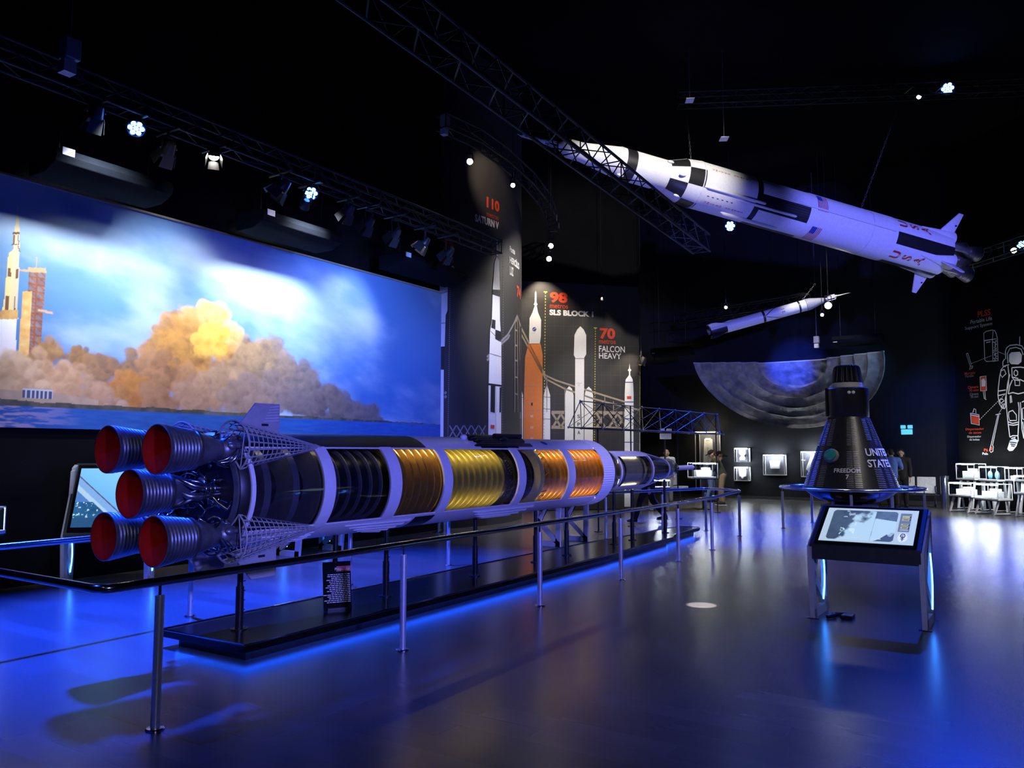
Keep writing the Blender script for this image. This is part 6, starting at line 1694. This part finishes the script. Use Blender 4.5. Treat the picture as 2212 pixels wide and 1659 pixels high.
for k in range(6):
    a = k * PI / 3; o.cyl((.13 * math.cos(a), .13 * math.sin(a), 0), (.13 * math.cos(a), .13 * math.sin(a), .52), .014, n=6)
for z in (.02, .5): o.tube([(.13 * math.cos(k * PI / 10), .13 * math.sin(k * PI / 10), z) for k in range(20)], .014, 6, closed=True)
o.cyl((0, 0, .02), (0, 0, .48), .1, n=20); o = o.build('round_stand', 'kiosk_white', smooth=40); o.location = p; tag(o, 'small round pale stand seen under the rocket collar', 'stand')
p = gz(1357, 1091); o = MB()
for k in range(3):
    a = k * 2 * PI / 3 + .4; o.cyl((0, 0, .62), (.22 * math.cos(a), .22 * math.sin(a), 0), .012, n=6)
o.box((0, 0, .66), (.1, .08, .1)); o = o.build('small_tripod', 'kiosk_white', smooth=40); o.location = p; tag(o, 'small pale tripod beside the round stand under the rocket', 'tripod')
def swivel_chair():
    p = gz(1469, 1082); t = thing('swivel_chair', 'pale swivel chair on a dark star foot behind the rocket nose', 'chair', p)
    MB().box((0, 0, .46), (.46, .44, .07)).build('seat', 'seat_white', t, bevel=.02, smooth=0); MB().box((.0, .2, .75), (.44, .05, .46)).build('backrest', 'seat_white', t, bevel=.02, smooth=0)
    MB().cyl((0, 0, .1), (0, 0, .43), .03, n=10).build('column', 'black_paint', t)
    b = MB()
    for k in range(5): a = 2 * PI * k / 5; b.tube([(0, 0, .12), (.28 * math.cos(a), .28 * math.sin(a), .06), (.3 * math.cos(a), .3 * math.sin(a), .02)], .018, 6)
    b.build('star_foot', 'black_paint', t)
swivel_chair()
mk('sign_cyan', (0.3, 0.8, 0.8), 0.5, emit=0.9, ecol=(0.12, 0.62, 0.8))
def emergency(label, loc, rz, nm='emergency_light'):
    t = thing(nm, label, 'emergency light', loc, rz)
    MB().box((0, -.04, -.06), (.32, .08, .16)).build('battery_box', 'sign_cyan' if nm == 'emergency_light' else 'plate_white', t, smooth=0, bevel=.01)
    for s_ in (-1, 1): MB().box((s_ * .1, -.05, .1), (.14, .1, .11)).build('lamp_head', 'sign_cyan' if nm == 'emergency_light' else 'plate_white', t, smooth=0, bevel=.015)
q = aX(1959, 929, 27.97); emergency('small cyan lit emergency light on the dark blue back wall', (27.97, q.y, q.z), -PI / 2)
q = aD(1437, 938, 22.8); emergency('white twin emergency lamp on a thin post behind the rocket nose', (q.x, q.y, q.z), YAW - PI / 2, 'twin_lamp')
o = MB().cyl((q.x + .1, q.y + .06, 0), (q.x + .1, q.y + .06, q.z + .1), .025, n=8).build('lamp_post', 'truss_paint'); tag(o, 'thin dark post that carries the white twin emergency lamp', 'post')
q = aX(2068, 1011, 27.5); t = thing('fire_sign', 'small red framed fire equipment sign left of the lit cases', 'sign', (27.988, aX(2068, 1011, 27.95).y, aX(2068, 1011, 27.95).z), -PI / 2)
MB().box((0, 0, 0), (.16, .02, .17)).build('board', 'red_paint', t, smooth=0); MB().box((0, -.012, 0), (.11, .004, .12)).build('field', 'black_print', t, smooth=0); MB().box((.0, -.016, -.01), (.03, .004, .07)).box((-.01, -.016, .035), (.05, .004, .014)).build('extinguisher_symbol', 'white_print', t, smooth=0)

# ================================================================== PEOPLE
def flesh(name, blobs, mat, parent, vox=.011, sm=6):
    """one closed surface grown over tapered limbs: blobs are ('t', points, radii) or ('s', centre, radii)"""
    b = MB()
    for k in blobs:
        if k[0] == 't':
            b.tube(k[1], k[2], 14)
            for p, r in zip(k[1], k[2] if isinstance(k[2], (list, tuple)) else [k[2]] * len(k[1])): b.sphere(p, r * .98, 12, 8)
        else: b.sphere(k[1], k[2], 18, 12)
    o = b.build(name, mat, parent, smooth=180)
    rm = o.modifiers.new('skin', 'REMESH'); rm.mode = 'VOXEL'; rm.voxel_size = vox; rm.use_smooth_shade = True
    s_ = o.modifiers.new('soft', 'SMOOTH'); s_.factor = .5; s_.iterations = sm
    return o
def V(*a): return Vector(a)
def hand_blobs(w, dirv, side, grip=.35):
    """palm, four unequal curled fingers and a thumb from the wrist w along dirv; side = palm's thumb direction"""
    d = dirv.normalized(); sd = (side - d * side.dot(d)).normalized(); nn = d.cross(sd)
    L = [('t', [w, w + d * .045, w + d * .085], [.024, .034, .034])]
    L[0] = ('t', [w - sd * .015, w + d * .085 - sd * .022], [.018, .017]); out = [L[0], ('t', [w + sd * .012, w + d * .085 + sd * .022], [.02, .017]), ('t', [w, w + d * .08], [.022, .018])]
    for i, ln in enumerate((.066, .074, .07, .054)):
        p0 = w + d * .085 + sd * (.03 - .02 * i); p1 = p0 + (d * math.cos(grip) + nn * math.sin(grip)) * ln * .55; p2 = p1 + (d * math.cos(grip * 2.2) + nn * math.sin(grip * 2.2)) * ln * .5
        out.append(('t', [p0, p1, p2], [.0098, .0092, .0082]))
    p0 = w + d * .03 + sd * .028; p1 = p0 + (d * .7 + sd * .7).normalized() * .036; p2 = p1 + (d * .9 + sd * .2 + nn * .3).normalized() * .03
    out.append(('t', [p0, p1, p2], [.0125, .011, .009])); return out
def person(label, loc, rz, J, top, trouser, hair, skin='skin', sleeves='long', cap=None, shoe='black_paint', hairlen=0.0, extra=None):
    """J: joints in metres, local -y is forward, x to the person's left ... keys hip neck head, l/r shoulder elbow wrist knee ankle"""
    t = thing('person', label, 'person', loc, rz)
    hip, neck, head = J['hip'], J['neck'], J['head']; f = J.get('face', V(0, -1, 0)); f = (f - (head - neck).normalized() * f.dot((head - neck).normalized()) * .6).normalized(); upv = (head - neck).normalized()
    sdv = f.cross(upv).normalized(); bl = []
    bl += [('t', [hip, hip.lerp(neck, .5), hip.lerp(neck, .85)], [.13, .125, .12]), ('t', [neck - (neck - hip).normalized() * .03, neck, head], [.062, .056, .06])]
    bl += [('s', head, (.075, .09, .1)), ('s', head + upv * .035 - f * .015, (.078, .09, .085)), ('s', head - upv * .07 + f * .035, .05), ('t', [head + f * .085 + upv * .0, head + f * .105 - upv * .03], [.012, .017]), ('t', [head + f * .088 + sdv * .02 - upv * .058, head + f * .088 - sdv * .02 - upv * .058], [.011, .011])]
    for s_ in (-1, 1): bl += [('s', head + sdv * .08 * s_ - f * .005 - upv * .005, (.018, .025, .034)), ('t', [head + f * .078 + sdv * .045 * s_ + upv * .025, head + f * .083 + sdv * .018 * s_ + upv * .027], [.012, .012])]
    for k in 'lr':
        sh, el, wr, hp, kn, an = J[k + 's'], J[k + 'e'], J[k + 'w'], J[k + 'h'], J[k + 'k'], J[k + 'a']
        bl += [('t', [sh, el, wr], [.05, .04, .027]), ('t', [hp, kn, an], [.085, .058, .04]), ('t', [hip.lerp(neck, .88), sh], [.07, .055])]
        bl += hand_blobs(wr, J.get(k + 'd', (wr - el)), V(0, -1, .2) if abs((wr - el).normalized().y) < .8 else V(-.5 if k == 'l' else .5, 0, .5))
    bd = flesh('body', bl, skin, t, .009, 4)
    ey = MB()
    for s_ in (-1, 1): ey.sphere(head + f * .079 + sdv * .031 * s_ + upv * .008, .012, 10, 7)
    ey.build('eyes', 'black_gloss', t)
    tb = [('t', [hip.lerp(neck, -.06), hip.lerp(neck, .25), hip.lerp(neck, .6), hip.lerp(neck, .88)], [.158, .152, .158, .13])]
    for k in 'lr':
        sh, el, wr = J[k + 's'], J[k + 'e'], J[k + 'w']; tb.append(('t', [hip.lerp(neck, .84), sh], [.11, .085]))
        tb.append(('t', [sh, el, el.lerp(wr, .82)], [.074, .058, .045]) if sleeves == 'long' else ('t', [sh, sh.lerp(el, .85)], [.075, .066]))
    flesh('jacket' if sleeves == 'long' else 'shirt', tb, top, t, .014, 8)
    lb = [('s', hip, (.165, .15, .12))]
    for k in 'lr':
        hp, kn, an = J[k + 'h'], J[k + 'k'], J[k + 'a']; lb.append(('t', [hp, kn, an + (kn - an) * .06], [.105, .08, .066]))
    flesh('trousers', lb, trouser, t, .014, 8)
    for k in 'lr':
        an = J[k + 'a']; toe = J.get(k + 't', V(0, -1, 0)); b = MB()
        b.tube([an - toe * .05 + V(0, 0, -.03), an + toe * .03 + V(0, 0, -.035), an + toe * .12 + V(0, 0, -.055), an + toe * .19 + V(0, 0, -.065)], [.045, .05, .042, .022], 12)
        sh = b.build('shoe', shoe, t, smooth=60)
        m = frame(an + V(0, 0, -.095), (toe.x, toe.y, 0), (0, 0, 1)); MB().prism([(-.1, 0), (.2, 0), (.21, .018), (-.1, .018)], .085, mat=m).build('sole', 'sole_white' if shoe != 'black_paint' else 'black_matt', sh, smooth=0, bevel=.006)
    hb = MB(); hm = Matrix((sdv, f, upv)).transposed().to_4x4(); hm.translation = head
    if cap:
        n = 18; hb.sphere((0, -.012, .075), (.088, .1, .07), n, 10, mat=hm); hb.build('hair_under_cap', hair, t, smooth=60)
        c = MB().sphere((0, -.008, .082), (.094, .106, .075), 20, 12, mat=hm).box((0, .12, .075), (.15, .12, .012), mat=hm); c.build('cap', cap, t, smooth=50)
        flesh('hair', [('s', head - f * .05 + upv * .01, (.085, .075, .075))], hair, t, .012, 4)
    elif hair:
        q = [('s', head + upv * .052 - f * .03, (.086, .092, .08)), ('s', head - f * .055 + upv * .0, (.078, .06, .075))]
        if hairlen: q += [('t', [head - f * .05 + sdv * .06, head - f * .05 + sdv * .08 - upv * hairlen], [.05, .035]), ('t', [head - f * .05 - sdv * .06, head - f * .05 - sdv * .08 - upv * hairlen], [.05, .035]), ('t', [head - f * .07, head - f * .08 - upv * hairlen], [.06, .04])]
        flesh('hair', q, hair, t, .012, 4)
    if extra: extra(t, J)
    return t
def stand(lean=0.0, arms=None, stride=0.0, h=1.0, face=V(0, -1, 0), headturn=V(0, 0, 0)):
    """upright joints; lean tips the trunk forward; stride parts the legs"""
    c, s_ = math.cos(lean), math.sin(lean)
    hz = .92 * (1 - .03 * abs(stride)); hip = V(0, 0, hz)
    up = lambda x, a: V(x, -a * s_, hz + a * c)
    J = dict(hip=hip, neck=up(0, .54), head=up(0, .54) + V(0, -.05 - .08 * s_, .135), face=face)
    for k, sg in (('l', 1), ('r', -1)):
        st = stride * sg
        J[k + 's'] = up(sg * .185, .48); J[k + 'h'] = hip + V(sg * .09, 0, -.02)
        J[k + 'k'] = V(sg * .1, -.06 - .20 * st, .50); J[k + 'a'] = V(sg * .1, -.40 * st + (.0 if st >= 0 else .06), .095 + (.0 if st >= 0 else .05 * abs(stride)))
        a = (arms or {}).get(k)
        if a: J[k + 'e'], J[k + 'w'] = a
        else: J[k + 'e'] = J[k + 's'] + V(sg * .05, .03 + .1 * st, -.29); J[k + 'w'] = J[k + 'e'] + V(0, -.07 + .12 * st, -.25)
    return J
LEFT = YAW + PI - PI / 2 + PI / 2      # turn that makes a figure face the picture's left
def face_rz(vec): return math.atan2(vec.y, vec.x) + PI / 2
lf = -_R
p = gz(1561, 1091)
J = stand(R(24), {'l': (V(.24, -.36, 1.05), V(.12, -.55, 1.0)), 'r': (V(-.24, -.36, 1.06), V(-.1, -.58, 1.02))}, face=V(0, -.85, -.5))
def _cam(t, J): pass
person('person in a black cap, green jacket and khaki trousers bending over the table case', p, face_rz(lf), J, 'jacket_green', 'trouser_khaki', 'hair_red', cap='cloth_black', shoe='cloth_black')
p = gz(1534, 1084)
J = stand(R(26), {'l': (V(.2, -.3, 1.12), V(.1, -.34, 1.35)), 'r': (V(-.2, -.3, 1.12), V(-.08, -.34, 1.36))}, face=V(.3, -1, -.2), stride=.12)
def _cam(t, J):
    h = J['head']; b = MB(); b.box((h.x, h.y - .16, h.z - .02), (.13, .07, .09)); b.lathe([(0, .035), (.08, .038), (.08, 0)], 16, mat=frame((h.x, h.y - .19, h.z - .02), (0, -1, 0)))
    o = b.build('photo_camera', 'black_paint', None, smooth=40, bevel=.004); o.matrix_world = t.matrix_basis.copy(); tag(o, 'black camera held up by the person in jeans at the table case', 'camera')
person('person in a grey shirt and blue jeans holding a black camera at the table case', p, face_rz(-lf - _F * .3), J, 'shirt_pale', 'denim', 'hair_dark', extra=_cam)
p = gz(1443, 1088); J = stand(R(6), None, face=V(0, -1, -.3))
person('bald person in a pale shirt standing behind the tip of the cutaway rocket', p, face_rz(-_F + lf * .4), J, 'shirt_pale', 'cloth_grey', None, shoe='cloth_black')
p = gz(1402, 1128); J = stand(R(22), None, stride=.85)
person('walking person all in black whose legs show under the rocket', (p.x, p.y, 0), face_rz(lf), J, 'cloth_black', 'cloth_black', 'hair_dark', shoe='cloth_black')
q = aX(1925, 1085, 26.6); J = stand(R(4), {'l': (V(.27, -.02, 1.15), V(.1, -.2, 1.05)), 'r': (V(-.27, -.02, 1.15), V(-.1, -.2, 1.05))})
person('person in a bright blue shirt seen from behind beyond the capsule', (25.6, aX(1930, 1085, 25.6).y, 0), face_rz(_F - lf * .2), J, 'shirt_blue', 'cloth_black', 'hair_dark', sleeves='short')
J = stand(R(3), None)
person('long haired person in dark clothes facing the blue shirted visitor', (26.3, aX(1950, 1085, 26.3).y, 0), face_rz(-_F - _R * .5), J, 'cloth_black', 'cloth_black', 'hair_dark', hairlen=.22)
bpy.context.view_layer.update()
